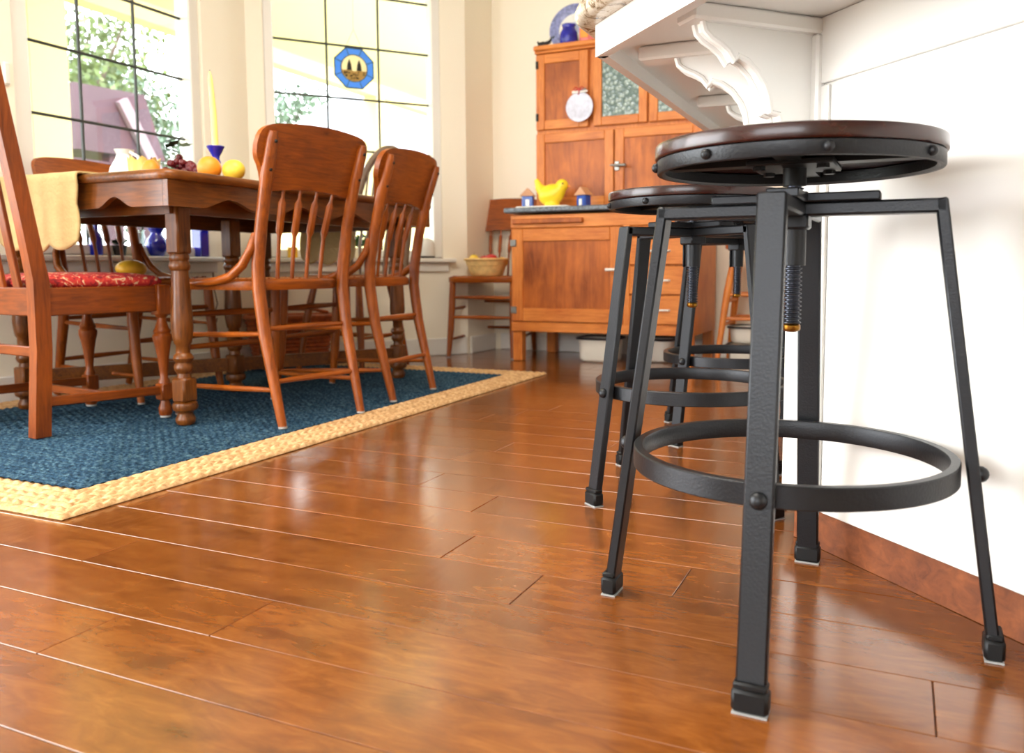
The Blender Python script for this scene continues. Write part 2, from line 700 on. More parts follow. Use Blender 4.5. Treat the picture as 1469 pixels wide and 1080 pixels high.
def rug_mat(name, c0, c1, c2, scale):
    m, nt, b = new_mat(name)
    N, L = nt.nodes, nt.links
    tc = N.new('ShaderNodeTexCoord')
    n = N.new('ShaderNodeTexNoise')
    n.inputs['Scale'].default_value = scale
    n.inputs['Detail'].default_value = 4
    n.inputs['Roughness'].default_value = 0.7
    L.new(tc.outputs['Object'], n.inputs['Vector'])
    cr = N.new('ShaderNodeValToRGB')
    e = cr.color_ramp.elements
    e[0].position, e[0].color = 0.32, c0
    e[1].position, e[1].color = 0.68, c2
    a = e.new(0.5)
    a.color = c1
    L.new(n.outputs['Fac'], cr.inputs['Fac'])
    L.new(cr.outputs['Color'], b.inputs['Base Color'])
    b.inputs['Roughness'].default_value = 0.95
    b.inputs['Specular IOR Level'].default_value = 0.15
    return m


rug_blue = rug_mat('blue_braid', rgb(18, 36, 52), rgb(38, 66, 88), rgb(84, 112, 124), 80)
rug_jute = rug_mat('jute_braid', rgb(172, 130, 86), rgb(204, 162, 114), rgb(226, 190, 146), 60)


# ------------------------------------------------------------------ the setting: floor
PW = 0.127
Y0 = 0.664
fl = MB().box((-0.5, 0.75, -0.032), (7.4, 7.9, 0.03)).obj('floor', groove_m, smooth=False)
struct(fl)
JOINTS = {  # row -> known end joints (x), row 0 spans Y0 .. Y0+PW
    0: [-1.012, 0.21], 1: [-0.845, 0.4], 2: [-1.267, 0.05], 3: [-0.516, -1.75], 4: [-0.71, -0.302, 0.55],
    5: [-1.55, 0.12], 6: [-0.79, 0.5], 7: [-1.0, 0.2], 8: [-1.62, -0.2], 9: [-1.058, 0.1]}
rng = random.Random(3)
for row in range(-11, 31):
    y0 = Y0 + PW * row
    if y0 > 4.5:
        break
    xa, xb = (-3.1, 2.4) if row < 6 else (-3.06, 0.9)
    js = list(JOINTS.get(row, []))
    if not js:
        js = [xa + rng.uniform(0.5, 1.3)]
    js.sort()
    while js[0] - xa > 1.35:
        js.insert(0, js[0] - rng.uniform(0.7, 1.25))
    while xb - js[-1] > 1.35:
        js.append(js[-1] + rng.uniform(0.7, 1.25))
    ends = [xa] + js + [xb]
    for a, b in zip(ends[:-1], ends[1:]):
        if b - a < 0.05:
            continue
        g = 0.0006
        L_, W_ = (b - a) - 2 * g, PW - 2 * g
        me = MB().box((0, 0, 0), (L_, W_, 0.016), 0.0009).mesh('plank', plank_m, smooth=False)
        p = place('plank', me, fl, loc=((a + b) / 2, y0 + PW / 2, -0.008 + rng.uniform(-0.0004, 0.0)))

# ------------------------------------------------------------------ the setting: walls
WT = 0.14
XL = -3.06
C1 = Vector((-3.06, 3.245, 0))
C2 = Vector((-2.30, 4.145, 0))
C3 = Vector((-2.30, 4.48, 0))
YB = 4.48
HT = 2.6


def wall_rect(mb, M, s0, s1, z0, z1, holes, th=WT):
    """wall in local frame: x along, y outward (thickness), z up, with rectangular holes"""
    xs = sorted({s0, s1} | {h[0] for h in holes} | {h[1] for h in holes})
    zs = sorted({z0, z1} | {h[2] for h in holes} | {h[3] for h in holes})
    for i in range(len(xs) - 1):
        for j in range(len(zs) - 1):
            cx, cz = (xs[i] + xs[i + 1]) / 2, (zs[j] + zs[j + 1]) / 2
            if any(h[0] < cx < h[1] and h[2] < cz < h[3] for h in holes):
                continue
            mb.box((cx, th / 2, cz), (xs[i + 1] - xs[i], th, zs[j + 1] - zs[j]), 0, M)


def frame(o, xdir, ydir):
    M = Matrix.Identity(4)
    for i in range(3):
        M[i][0], M[i][1], M[i][2], M[i][3] = xdir[i], ydir[i], (0, 0, 1)[i], o[i]
    return M


# wall 1: x along +Y, outward -X
M1 = frame((XL, 0, 0), (0, 1, 0), (-1, 0, 0))
W1 = (2.05, 2.96, 0.555, 2.15)      # hole of window_1 (Y range, z range)
mb = MB()
wall_rect(mb, M1, -3.0, 3.245, 0, HT, [W1, (1.05, 1.95, 0.555, 2.15), (-1.45, 0.95, 0.06, 2.15)])
struct(mb.obj('wall_left', cream, smooth=False))
t2 = (C2 - C1).normalized()
n2 = Vector((-t2.y, t2.x, 0))       # outward (away from the room)
L2 = (C2 - C1).length
M2 = frame(C1, t2, n2)
W2 = (0.085, 1.03, 0.555, 2.15)
mb = MB()
wall_rect(mb, M2, 0, L2, 0, HT, [W2])
struct(mb.obj('wall_bay', cream, smooth=False))
mb = MB().box((C3.x - WT / 2, (C2.y + C3.y + 0.14) / 2, HT / 2), (WT, C3.y - C2.y + 0.14, HT))
struct(mb.obj('wall_return', cream, smooth=False))
mb = MB().box((0.35, YB + WT / 2, HT / 2), (5.3, WT, HT))
struct(mb.obj('wall_back', cream, smooth=False))
mb = MB().box((3.07, 0.75, HT / 2), (WT, 7.6, HT))
struct(mb.obj('wall_right', cream, smooth=False))
M3 = frame((0, -3.0, 0), (1, 0, 0), (0, -1, 0))
mb = MB()
wall_rect(mb, M3, -3.06, 3.0, 0, HT, [(-1.95, 0.75, 0.75, 2.2)])
struct(mb.obj('wall_front', cream, smooth=False))
struct(MB().box((-0.2, 0.75, HT + 0.05), (6.9, 7.9, 0.1)).obj('ceiling', ceilm, smooth=False))

# baseboards
mb = MB().box((XL + 0.007, 2.1, 0.05), (0.014, 2.24, 0.10), 0.004)
struct(mb.obj('baseboard_left', trimw, smooth=False))
mb = MB()
mb.box((L2 / 2, -0.007, 0.05), (L2 - 0.02, 0.014, 0.10), 0.004, M2)
struct(mb.obj('baseboard_bay', trimw, smooth=False))
struct(MB().box((C3.x + 0.007, 4.32, 0.05), (0.014, 0.31, 0.10), 0.004).obj('baseboard_return', trimw, smooth=False))
struct(MB().box((-0.2, YB - 0.007, 0.05), (4.1, 0.014, 0.10), 0.004).obj('baseboard_back', trimw, smooth=False))


def make_window(name, M, hole, glass_off, vbars, hbars, g0, g1, gz0, gz1):
    """hole: (s0,s1,z0,z1); glass between g0..g1; bars at positions; local frame M (y outward)"""
    s0, s1, z0, z1 = hole
    mb = MB()
    d = glass_off
    dp = 0.09
    yc = d - 0.01
    mb.box(((s0 + g0) / 2, yc, (z0 + z1) / 2), (g0 - s0, dp, z1 - z0), 0.006, M)
    mb.box(((s1 + g1) / 2, yc, (z0 + z1) / 2), (s1 - g1, dp, z1 - z0), 0.006, M)
    mb.box(((g0 + g1) / 2, yc, (z0 + gz0) / 2), (g1 - g0, dp, gz0 - z0), 0.006, M)
    mb.box(((g0 + g1) / 2, yc, (z1 + gz1) / 2), (g1 - g0, dp, z1 - gz1), 0.006, M)
    wdw = struct(mb.obj(name, trimw, smooth=False))
    sb = MB().box(((s0 + s1) / 2, 0.012, z0 - 0.012), (s1 - s0 + 0.13, 0.135, 0.024), 0.005, M)
    sb.box(((s0 + s1) / 2, -0.012, z0 - 0.05), (s1 - s0 + 0.06, 0.018, 0.05), 0.004, M)
    sb.obj('window_sill', trimw, wdw, smooth=False)
    for x in vbars:
        MB().box((x, d, (gz0 + gz1) / 2), (0.011, 0.014, gz1 - gz0), 0.003, M).obj('muntin', lead, wdw, smooth=False)
    for z in hbars:
        MB().box(((g0 + g1) / 2, d - 0.001, z), (g1 - g0, 0.013, 0.011), 0.003, M).obj('muntin', lead, wdw, smooth=False)
    xs = [g0] + list(vbars) + [g1]
    zs = [gz0] + list(hbars) + [gz1]
    for i in range(len(xs) - 1):
        for j in range(len(zs) - 1):
            MB().box(((xs[i] + xs[i + 1]) / 2, d, (zs[j] + zs[j + 1]) / 2),
                     (xs[i + 1] - xs[i] - 0.009, 0.004, zs[j + 1] - zs[j] - 0.009), 0, M).obj('pane', pane_m, wdw, smooth=False)
    return wdw


win1 = make_window('window_1', M1, W1, 0.07, [2.374, 2.643], [0.835, 1.11, 1.388, 1.665, 1.94], 2.125, 2.90, 0.60, 2.10)
win2 = make_window('window_2', M2, W2, 0.06, [0.414, 0.694], [0.86, 1.137, 1.414, 1.69, 1.965], 0.135, 0.978, 0.60, 2.10)
win3 = make_window('window_3', M1, (1.05, 1.95, 0.555, 2.15), 0.07, [1.37, 1.63], [0.835, 1.11, 1.388, 1.665, 1.94], 1.115, 1.885, 0.60, 2.10)
# latch on the jamb between the casements
mb = MB()
mb.box((2.015, -0.009, 1.22), (0.026, 0.018, 0.085), 0.007, M1)
mb.obj('window_latch', trimw, win1, smooth=False)

# ------------------------------------------------------------------ outdoors seen through the windows
lawn_m = simple('lawn_green', rgb(104, 120, 70), rough=0.9, var=0.4, vscale=2)
porch_m = simple('cream_porch_paint', rgb(232, 210, 154), rough=0.7)
mauve = simple('mauve_brown_timber', rgb(74, 52, 62), rough=0.8, var=0.15, vscale=3)
roof_m = None


def roof_mat():
    m, nt, b = new_mat('pale_grey_shingle')
    N, L = nt.nodes, nt.links
    tc = N.new('ShaderNodeTexCoord')
    wv = N.new('ShaderNodeTexBrick')
    wv.inputs['Scale'].default_value = 5
    wv.inputs['Color1'].default_value = rgb(158, 158, 166)
    wv.inputs['Color2'].default_value = rgb(168, 167, 172)
    wv.inputs['Mortar'].default_value = rgb(138, 138, 148)
    L.new(tc.outputs['Object'], wv.inputs['Vector'])
    L.new(wv.outputs['Color'], b.inputs['Base Color'])
    b.inputs['Roughness'].default_value = 0.9
    return m


roof_m = roof_mat()
struct(MB().box((-22, 12, -0.45), (37.0, 50, 0.1)).obj('lawn', lawn_m, smooth=False))
ps = thing('porch', 'cream painted porch roof and posts outside the windows', 'porch', (-5.5, 3.8, -0.4))
mb = MB().box((1.15, 2.0, 3.02), (2.45, 16, 0.12))
mb.obj('porch_ceiling', porch_m, ps, smooth=False)
mb = MB().box((0, 2.0, 2.90), (0.16, 16, 0.16))
mb.obj('porch_beam', porch_m, ps, smooth=False)
for y in (0.05, 4.0, 8.2):
    q = MB()
    q.box((0, y, 1.41), (0.26 if y < 1 else 0.18, 0.29 if y < 1 else 0.18, 2.82), 0.01)
    q.obj('porch_post', porch_m, ps, smooth=False)

brace_m = simple('sunlit_mauve_timber', rgb(132, 112, 120), rough=0.8)  # paler mauve: sunlight on the brace is put into the colour
# mauve timber play frame in the garden
pg = thing('garden_play_frame', 'mauve brown timber frame with slanted roof and brace in the garden', 'play frame', (-8, 6.1, -0.4))
MB().prism([(-0.45, 2.75), (0.38, 2.78), (0.62, 2.1), (-0.45, 2.1)], 0.9, (0, 0, 0), (0, 1, 0), (0, 0, 1)).obj('roof_panel', mauve, pg, smooth=False)
for y in (0.02, 0.34):
    MB().box((0.35, y, 1.1), (0.13, 0.14, 2.2), 0.01).obj('post', mauve, pg, smooth=False)
MB().beam((0.5, 0.05, 2.66), (0.5, 0.50, 1.9), 0.06, 0.12).obj('brace', brace_m, pg, smooth=False)
MB().box((0.35, 0.1, 1.95), (0.1, 1.4, 0.14), 0.01).obj('rail', mauve, pg, smooth=False)

nh = thing('neighbour_house', 'pale grey shingled roof of the house beyond the porch', 'house', (-9, 12, -0.4))
mb = MB()
A_, B_, C_, D_ = (-1.9, -1.2, 2.6), (5.0, 3.6, 2.6), (3.4, 6.4, 6.2), (0.5, 3.6, 6.2)
dn = (0, 0, -0.2)
pts = [Vector(p) for p in (A_, B_, C_, D_)]
mb.add(pts + [p + Vector(dn) for p in pts], [(0, 1, 2, 3), (7, 6, 5, 4), (0, 4, 5, 1), (1, 5, 6, 2), (2, 6, 7, 3), (3, 7, 4, 0)])
mb.obj('roof', roof_m, nh, smooth=False)
hw = MB()
b4 = [Vector((-1.5, -0.7, 0)), Vector((4.6, 3.5, 0)), Vector((3.2, 6.0, 0)), Vector((-2.6, 1.6, 0))]
hw.add(b4 + [p + Vector((0, 0, 2.5)) for p in b4], [(0, 1, 5, 4), (1, 2, 6, 5), (2, 3, 7, 6), (3, 0, 4, 7), (4, 5, 6, 7), (3, 2, 1, 0)])
hw.obj('wall', porch_m, nh, smooth=False)

bark = simple('grey_brown_bark', rgb(84, 70, 60), rough=0.9, var=0.3)
leaf_a = simple('garden_leaf', rgb(84, 100, 52), rough=0.6, var=0.45, vscale=1.5)
leaf_b = simple('garden_leaf_cool', rgb(78, 100, 78), rough=0.6, var=0.4, vscale=1.5)


def tree(loc, h, rad, nleaf, m, label, seed, ls=0.065):
    rg = random.Random(seed)
    t = thing('garden_tree', label, 'tree', loc)
    tr = MB()
    top = Vector((rg.uniform(-.2, .2), rg.uniform(-.2, .2), h * 0.62))
    tr.tube([(0, 0, 0), (0.05, 0.03, h * 0.3), top], [0.2, 0.15, 0.09], 8)
    tips = []
    for i in range(9):
        a = rg.uniform(0, 6.28)
        s = Vector((0.05, 0.03, h * rg.uniform(0.3, 0.6)))
        e = Vector((math.cos(a) * rad * rg.uniform(.5, .95), math.sin(a) * rad * rg.uniform(.5, .95), h * rg.uniform(0.5, 0.95)))
        mid = (s + e) / 2 + Vector((0, 0, -0.15))
        tr.tube([s, mid, e], [0.07, 0.05, 0.015], 6)
        tips += [e, mid, (mid + e) / 2]
    tr.obj('trunk', bark, t)
    lf = MB()
    for i in range(nleaf):
        c = rg.choice(tips) + Vector((rg.gauss(0, rad * .24), rg.gauss(0, rad * .24), rg.gauss(0, rad * .22)))
        u = Vector((rg.gauss(0, 1), rg.gauss(0, 1), rg.gauss(0, 1))).normalized()
        v = u.orthogonal().normalized()
        s = ls * rg.uniform(.6, 1.2)
        lf.add([c - u * s, c + v * s * .5, c + u * s, c - v * s * .5], [(0, 1, 2, 3)])
    f = lf.obj('foliage', m, t, smooth=False, recalc=False)
    f['kind'] = 'stuff'


tree((-11.5, 8.0, -0.4), 5.0, 1.5, 7000, leaf_a, 'branching tree with dark limbs behind the mauve play frame', 1)
tree((-14.4, 12.2, -0.4), 5.3, 1.55, 8000, leaf_b, 'bluish green leafy tree beside the mauve play frame', 2, 0.075)
tree((-18.5, 8.8, -0.4), 8.0, 2.3, 6000, leaf_a, 'thin leafed tree behind the cream porch post', 3, 0.09)
tree((-16.0, 18.3, -0.4), 6.1, 1.35, 6000, leaf_b, 'round leafy tree beside the pale shingled roof', 4, 0.085)

# ------------------------------------------------------------------ island and counter
S2 = math.sqrt(0.5)
CW = 1.345      # face plane X+Y
isl = thing('kitchen_island', 'white panelled kitchen island with scrolled corbels under its overhang', 'island', (0, 0, 0))
body = [(-0.185, 1.53), (1.2, 0.145), (1.9, 0.845), (1.6, 3.1), (-0.185, 3.1)]
MB().prism(body, 0.843, (0, 0, 0.4915), (1, 0, 0), (0, 1, 0)).obj('cabinet_body', white, isl, smooth=False)
# raised frame around the recessed panel
dL = Vector((S2, -S2, 0))       # along the face, towards the right
nF = Vector((-S2, -S2, 0))      # out of the face
E0 = Vector((-0.185, 1.53, 0))


def face_box(mb, s0, s1, z0, z1, th, off=0.0, r=0.0015):
    M = frame(E0 + nF * off, dL, nF)
    mb.box(((s0 + s1) / 2, th / 2, (z0 + z1) / 2), (s1 - s0, th, z1 - z0), r, M)


mb = MB()
face_box(mb, 0.0, 0.099, 0.071, 0.80, 0.007)
mb.obj('panel_stile', white, isl, smooth=False)
mb = MB()
face_box(mb, 0.0, 1.95, 0.8035, 0.912, 0.007)
mb.obj('panel_rail', white, isl, smooth=False)
mb = MB()
face_box(mb, 0.103, 1.93, 0.071, 0.797, 0.004)
mb.obj('flat_panel', white, isl, smooth=False)
toe = [(-0.166, 1.526), (1.2, 0.160), (1.88, 0.84), (1.58, 3.08), (-0.166, 3.08)]
MB().prism(toe, 0.069, (0, 0, 0.0352), (1, 0, 0), (0, 1, 0)).obj('toe_kick', toe_wood, isl, smooth=False, label='brown wooden plinth board')
# overhang: sub top and apron
ZA = 0.885
CO = 0.926
cor = Vector((-0.527, 1.453, 0))
sub = [(cor.x + 0.01, cor.y + 0.004), (1.06, CO - 1.06 + 0.014), (2.0, 0.81), (1.7, 3.3), (cor.x + 0.01, 3.3)]
MB().prism(sub, 0.03, (0, 0, 0.928), (1, 0, 0), (0, 1, 0)).obj('overhang_underside', white, isl, smooth=False)
mb = MB()
mb.beam((cor.x + 0.0071 - 0.004, cor.y + 0.0071, 0.914), (1.06 + 0.0071, CO - 1.06 + 0.0071, 0.914), 0.02, 0.058)
mb.obj('apron', white, isl, smooth=False)
mb = MB().beam((cor.x + 0.01, cor.y, 0.914), (cor.x + 0.01, 3.3, 0.914), 0.02, 0.058)
mb.obj('apron', white, isl, smooth=False)


def corbel(base, u, arm=0.308):
    """base at the wall on the underside (z 0.913); u outward"""
    base, u = Vector(base), Vector(u).normalized()
    c = bpy.data.objects.new('corbel', None)
    COL.objects.link(c)
    c.parent = isl
    side = Vector((-u.y, u.x, 0))
    prof = [(0, 0.898), (.230, 0.898), (.236, 0.887), (.232, 0.873), (.220, 0.863), (.203, 0.855), (.188, 0.845), (.177, 0.830), (.169, 0.838),
            (.152, 0.832), (.132, 0.816), (.117, 0.795), (.109, 0.776), (.105, 0.753), (.088, 0.750), (.080, 0.731), (.064, 0.696), (.047, 0.669), (.027, 0.651), (0, 0.651)]
    MB().prism(prof, 0.026, base, u, (0, 0, 1)).obj('scroll_board', white, c, angle=25)
    mb = MB()
    # moulded lip that follows the scroll edge
    pts = [base + u * a + Vector((0, 0, b)) for a, b in prof[2:-1]]
    for k in (-1, 1):
        mb.tube([p + side * (0.012 * k) for p in pts], 0.006, 8)
    mb.obj('scroll_moulding', white, c)
    q = MB()
    q.beam(base + Vector((0, 0, .899)), base + u * arm + Vector((0, 0, .899)), 0.055, 0.026, r=0.004)
    q.obj('arm', white, c, smooth=False)
    q = MB()
    q.beam(base + u * 0.012 + Vector((0, 0, .61)), base + u * 0.012 + Vector((0, 0, .886)), 0.055, 0.022, up=tuple(u), r=0.004)
    q.obj('wall_cleat', white, c, smooth=False)
    return c


Wp = Vector((-0.1265, 1.4715, 0)) - dL * 0.028 - nF * 0.006
corbel(Wp, nF, 0.262)
for y in (1.54, 2.03, 2.52, 3.0):
    corbel((-0.160, y, 0), (-1, 0, 0))

# granite worktop with rounded nose
ct = MB()
ox = [(-0.553, 1.475), (-0.549, 1.452), (-0.532, 1.422)]
outl = ox + [(1.04, 0.890 - 1.04), (2.02, 0.80), (1.74, 3.35), (-0.553, 3.35)]


def offset_poly(poly, d):
    n = len(poly)
    out = []
    for i in range(n):
        p0, p1, p2 = Vector(poly[i - 1]).to_3d(), Vector(poly[i]).to_3d(), Vector(poly[(i + 1) % n]).to_3d()
        e1, e2 = (p1 - p0).normalized(), (p2 - p1).normalized()
        a1, a2 = Vector((e1.y, -e1.x, 0)), Vector((e2.y, -e2.x, 0))
        b = (a1 + a2)
        b.normalize()
        k = d / max(0.3, b.dot(a1))
        q = p1 + b * k
        out.append((q.x, q.y))
    return out


levels = [(0.0, 0.9432), (0.010, 0.9436), (0.018, 0.949), (0.022, 0.958), (0.021, 0.967), (0.015, 0.977), (0.005, 0.984), (-0.004, 0.985)]
vs, fs = [], []
n_ = len(outl)
for d_, z_ in levels:
    for (x, y) in offset_poly(outl, d_):
        vs.append((x, y, z_))
for i in range(len(levels) - 1):
    for j in range(n_):
        k = (j + 1) % n_
        fs.append([i * n_ + j, i * n_ + k, (i + 1) * n_ + k, (i + 1) * n_ + j])
fs.append(list(range(n_))[::-1])
fs.append([(len(levels) - 1) * n_ + j for j in range(n_)])
ct.add(vs, fs)
tag(ct.obj('granite_worktop', granite, angle=50), 'thick cream granite worktop with rounded edge on the white island', 'worktop')


# ------------------------------------------------------------------ bar stools
def stool_parts():
    ps = []
    zt = 0.572
    # two crossed inverted U frames
    dirs = [Vector((1, 0, 0)), Vector((0, 1, 0)), Vector((-1, 0, 0)), Vector((0, -1, 0))]
    for i, d in enumerate(dirs):
        side = Vector((-d.y, d.x, 0))
        foot = d * 0.257 + Vector((0, 0, 0.012))
        top = d * 0.178 + Vector((0, 0, zt + 0.009))
        m = MB()
        m.beam(foot, top, 0.034, 0.015, up=tuple(d), r=0.0025)
        leg = m.mesh('leg', iron)
        c = MB()
        M = frame(d * 0.257, side, d)
        c.box((0, 0, 0.0155), (0.041, 0.024, 0.027), 0.004, M)
        c.box((0, 0, 0.032), (0.0375, 0.0195, 0.008), 0.002, M)
        cap = c.mesh('foot_cap', iron_d)
        pd = MB().box((0, 0, 0.0011), (0.039, 0.022, 0.0022), 0, M).mesh('glide_pad', felt, smooth=False)
        rv = MB()
        t = (0.235 - foot.z) / (top.z - foot.z)
        pc = foot.lerp(top, t) + d * 0.0078
        rv.sphere(pc, (0.0105, 0.0105, 0.0105), 14, 8)
        rvm = rv.mesh('rivet', iron)
        ps.append(('leg', leg, [('foot_cap', cap), ('glide_pad', pd), ('rivet', rvm)]))
    for d in (dirs[0], dirs[1]):
        m = MB()
        zz = zt if d.x else zt - 0.0
        m.beam(d * -0.186 + Vector((0, 0, zz)), d * 0.186 + Vector((0, 0, zz)), 0.034, 0.018, r=0.003)
        m.beam(d * -0.108 + Vector((0, 0, zz + 0.015)), d * 0.108 + Vector((0, 0, zz + 0.015)), 0.04, 0.012, r=0.002)
        ps.append(('cross_bar', m.mesh('cross_bar', iron)))
    hub = MB()
    hub.box((0, 0, 0.556), (0.042, 0.042, 0.02), 0.003)
    hub.cyl((0, 0, 0.498), (0, 0, 0.556), 0.0165, n=22)
    hub.box((0.0, 0.018, 0.525), (0.026, 0.004, 0.055), 0.001)
    hub.cyl((0, 0, 0.585), (0, 0, 0.596), 0.018, n=20)
    ps.append(('hub', hub.mesh('hub', iron)))
    sc = MB()
    prof = [(0.0095, 0.418)]
    z = 0.419
    while z < 0.612:
        prof += [(0.0095, z), (0.0125, z + 0.0014), (0.0125, z + 0.0026), (0.0095, z + 0.004)]
        z += 0.0056
    sc.lathe(prof, n=18)
    tip = MB().lathe([(0.006, 0.408), (0.0105, 0.410), (0.0118, 0.412), (0.0118, 0.417), (0.010, 0.419)], n=18)
    ps.append(('screw_rod', sc.mesh('screw_rod', chrome_dark), [('rod_tip', tip.mesh('rod_tip', brass), None, 'small brass end of the screw rod')]))
    # foot ring: flat band
    rg_ = MB().lathe([(0.2005, 0.221), (0.211, 0.221), (0.2125, 0.2225), (0.2125, 0.2475), (0.211, 0.249), (0.2005, 0.249), (0.1995, 0.2475), (0.1995, 0.2225), (0.2005, 0.221)], n=72)
    rg_.f = [f for f in rg_.f if len(f) <= 4]
    ps.append(('foot_ring', rg_.mesh('foot_ring', iron)))
    # seat
    band = MB().lathe([(0.1765, 0.6215), (0.182, 0.6215), (0.183, 0.623), (0.183, 0.6385), (0.180, 0.640), (0.172, 0.6385), (0.172, 0.6245), (0.1765, 0.6215)], n=72)
    band.f = [f for f in band.f if len(f) <= 4]
    rv = []
    for i in range(8):
        a = 2 * math.pi * (i + 0.5) / 8 + R(-3.5)
        q = MB().sphere((0.184 * math.cos(a), 0.184 * math.sin(a), 0.6305), (0.0066, 0.0066, 0.0066), 12, 8)
        rv.append(('rivet', q.mesh('rivet', iron)))
    ps.append(('seat_band', band.mesh('seat_band', iron), rv))
    top = MB().lathe([(0.05, 0.640), (0.184, 0.640), (0.1855, 0.641), (0.186, 0.6425), (0.186, 0.6555), (0.185, 0.6580), (0.182, 0.6592), (0.10, 0.6595), (0.01, 0.6595)], n=72)
    ps.append(('seat_top', top.mesh('seat_top', seat_wood), None, 'polished dark mahogany seat disc'))
    pl = MB()
    for d in (dirs[0], dirs[1]):
        pl.beam(d * -0.172 + Vector((0, 0, 0.636)), d * 0.172 + Vector((0, 0, 0.636)), 0.03, 0.008)
    pl.box((0, 0, 0.631), (0.11, 0.11, 0.008), 0.002)
    pl.cyl((0, 0, 0.604), (0, 0, 0.63), 0.0155, n=20)
    bl = []
    for sx in (-1, 1):
        for sy in (-1, 1):
            q = MB().lathe([(0.008, 0.622), (0.008, 0.627), (0.006, 0.628)], c=(sx * .04, sy * .04, 0), n=6)
            bl.append(('bolt', q.mesh('bolt', iron_d)))
    ps.append(('seat_plate', pl.mesh('seat_plate', iron_d), bl))
    return ps


chrome_dark = simple('oiled_steel_thread', rgb(62, 64, 72), rough=0.3, metal=0.9)
SP = stool_parts()
GS = 'iron bar stools along the white island'
spawn(SP, 'bar_stool', 'iron screw stool with round mahogany seat standing by the flat white panel', 'stool', (-0.134, 1.145, 0), R(-1), GS)
spawn(SP, 'bar_stool', 'iron screw stool with mahogany seat between its two matching stools', 'stool', (-0.42, 1.775, 0), R(53), GS)
spawn(SP, 'bar_stool', 'iron screw stool that stands closest to the oak hutch', 'stool', (-0.44, 2.42, 0), R(62), GS)


# ------------------------------------------------------------------ rug
RX0, RX1, RY0, RY1 = -3.025, -1.505, 1.053, 3.47
BW = 0.152
RZ = 0.0132


def braid(x, y, rw, period, amp):
    dx, dy = min(x - RX0, RX1 - x), min(y - RY0, RY1 - y)
    d, t = (dx, y) if dx < dy else (dy, x)
    row = d / rw
    fr = row - math.floor(row)
    sgn = 1 if int(math.floor(row)) % 2 else -1
    prof = math.sqrt(max(0.0, 1 - (2 * fr - 1) ** 2))
    st = abs(math.sin(math.pi * (t / period + sgn * (fr - 0.5) * 0.9 + 0.37 * math.floor(row))))
    return amp * prof * (0.45 + 0.55 * st)


def rug_patch(x0, x1, y0, y1, st, rw, period, amp, vs, fs, rg, inside):
    nx, ny = max(1, int(round((x1 - x0) / st))), max(1, int(round((y1 - y0) / st)))
    o = len(vs)
    for j in range(ny + 1):
        y = y0 + (y1 - y0) * j / ny
        for i in range(nx + 1):
            x = x0 + (x1 - x0) * i / nx
            e = min(x - RX0, RX1 - x, y - RY0, RY1 - y)
            z = 0.0025 + braid(x, y, rw, period, amp) * min(1.0, max(e, 0.0) / 0.004 + 0.15) + rg.uniform(-0.0004, 0.0004)
            vs.append((x, y, z))
    for j in range(ny):
        for i in range(nx):
            cx, cy = x0 + (x1 - x0) * (i + .5) / nx, y0 + (y1 - y0) * (j + .5) / ny
            if inside(cx, cy):
                fs.append([o + j * (nx + 1) + i, o + j * (nx + 1) + i + 1, o + (j + 1) * (nx + 1) + i + 1, o + (j + 1) * (nx + 1) + i])


rug = thing('braided_rug', 'blue braided rug with pale jute border under the dining table', 'rug', (0, 0, 0))
rg = random.Random(5)
always = lambda x, y: True
vb, fb = [], []
rug_patch(RX1 - BW, RX1, RY0, RY1, 0.0032, 0.0254, 0.034, 0.0098, vb, fb, rg, always)
rug_patch(RX0, RX1 - BW, RY0, RY0 + BW, 0.0032, 0.0254, 0.034, 0.0098, vb, fb, rg, always)
rug_patch(RX0, RX1 - BW, RY1 - BW, RY1, 0.005, 0.0254, 0.034, 0.0098, vb, fb, rg, always)
rug_patch(RX0, RX0 + BW, RY0 + BW, RY1 - BW, 0.006, 0.0254, 0.034, 0.0098, vb, fb, rg, always)
vf, ff = [], []
rug_patch(RX0 + BW, RX1 - BW, RY0 + BW, RY1 - BW, 0.0048, 0.020, 0.027, 0.0095, vf, ff, rg, always)


def sub_mesh(name, vs, faces, mat):
    used = sorted({i for f in faces for i in f})
    mp = {k: i for i, k in enumerate(used)}
    me = bpy.data.meshes.new(name)
    me.from_pydata([vs[k] for k in used], [], [[mp[i] for i in f] for f in faces])
    me.materials.append(mat)
    me.shade_smooth()
    me.update()
    return me


place('jute_border', sub_mesh('jute_border', vb, fb, rug_jute), rug, 'pale jute braided border')
place('blue_field', sub_mesh('blue_field', vf, ff, rug_blue), rug, 'blue braided middle')
MB().box(((RX0 + RX1) / 2, (RY0 + RY1) / 2, 0.0022), (RX1 - RX0 - 0.006, RY1 - RY0 - 0.006, 0.004)).obj('backing', rug_jute, rug, smooth=False)

# ------------------------------------------------------------------ dining table
TX0, TX1, TY0, TY1 = -2.905, -1.92, 1.71, 3.17
TZ = 0.785
TC = ((TX0 + TX1) / 2, (TY0 + TY1) / 2)
tb = thing('dining_table', 'oak dining table with scalloped apron and turned legs on the blue rug', 'table', (TC[0], TC[1], RZ))
hx, hy = (TX1 - TX0) / 2, (TY1 - TY0) / 2


def rounded_rect(hx, hy, r, n=6):
    o = []
    for cx, cy, a0 in ((hx - r, hy - r, 0), (-hx + r, hy - r, 90), (-hx + r, -hy + r, 180), (hx - r, -hy + r, 270)):
        for i in range(n + 1):
            a = R(a0 + 90 * i / n)
            o.append((cx + r * math.cos(a), cy + r * math.sin(a)))
    return o


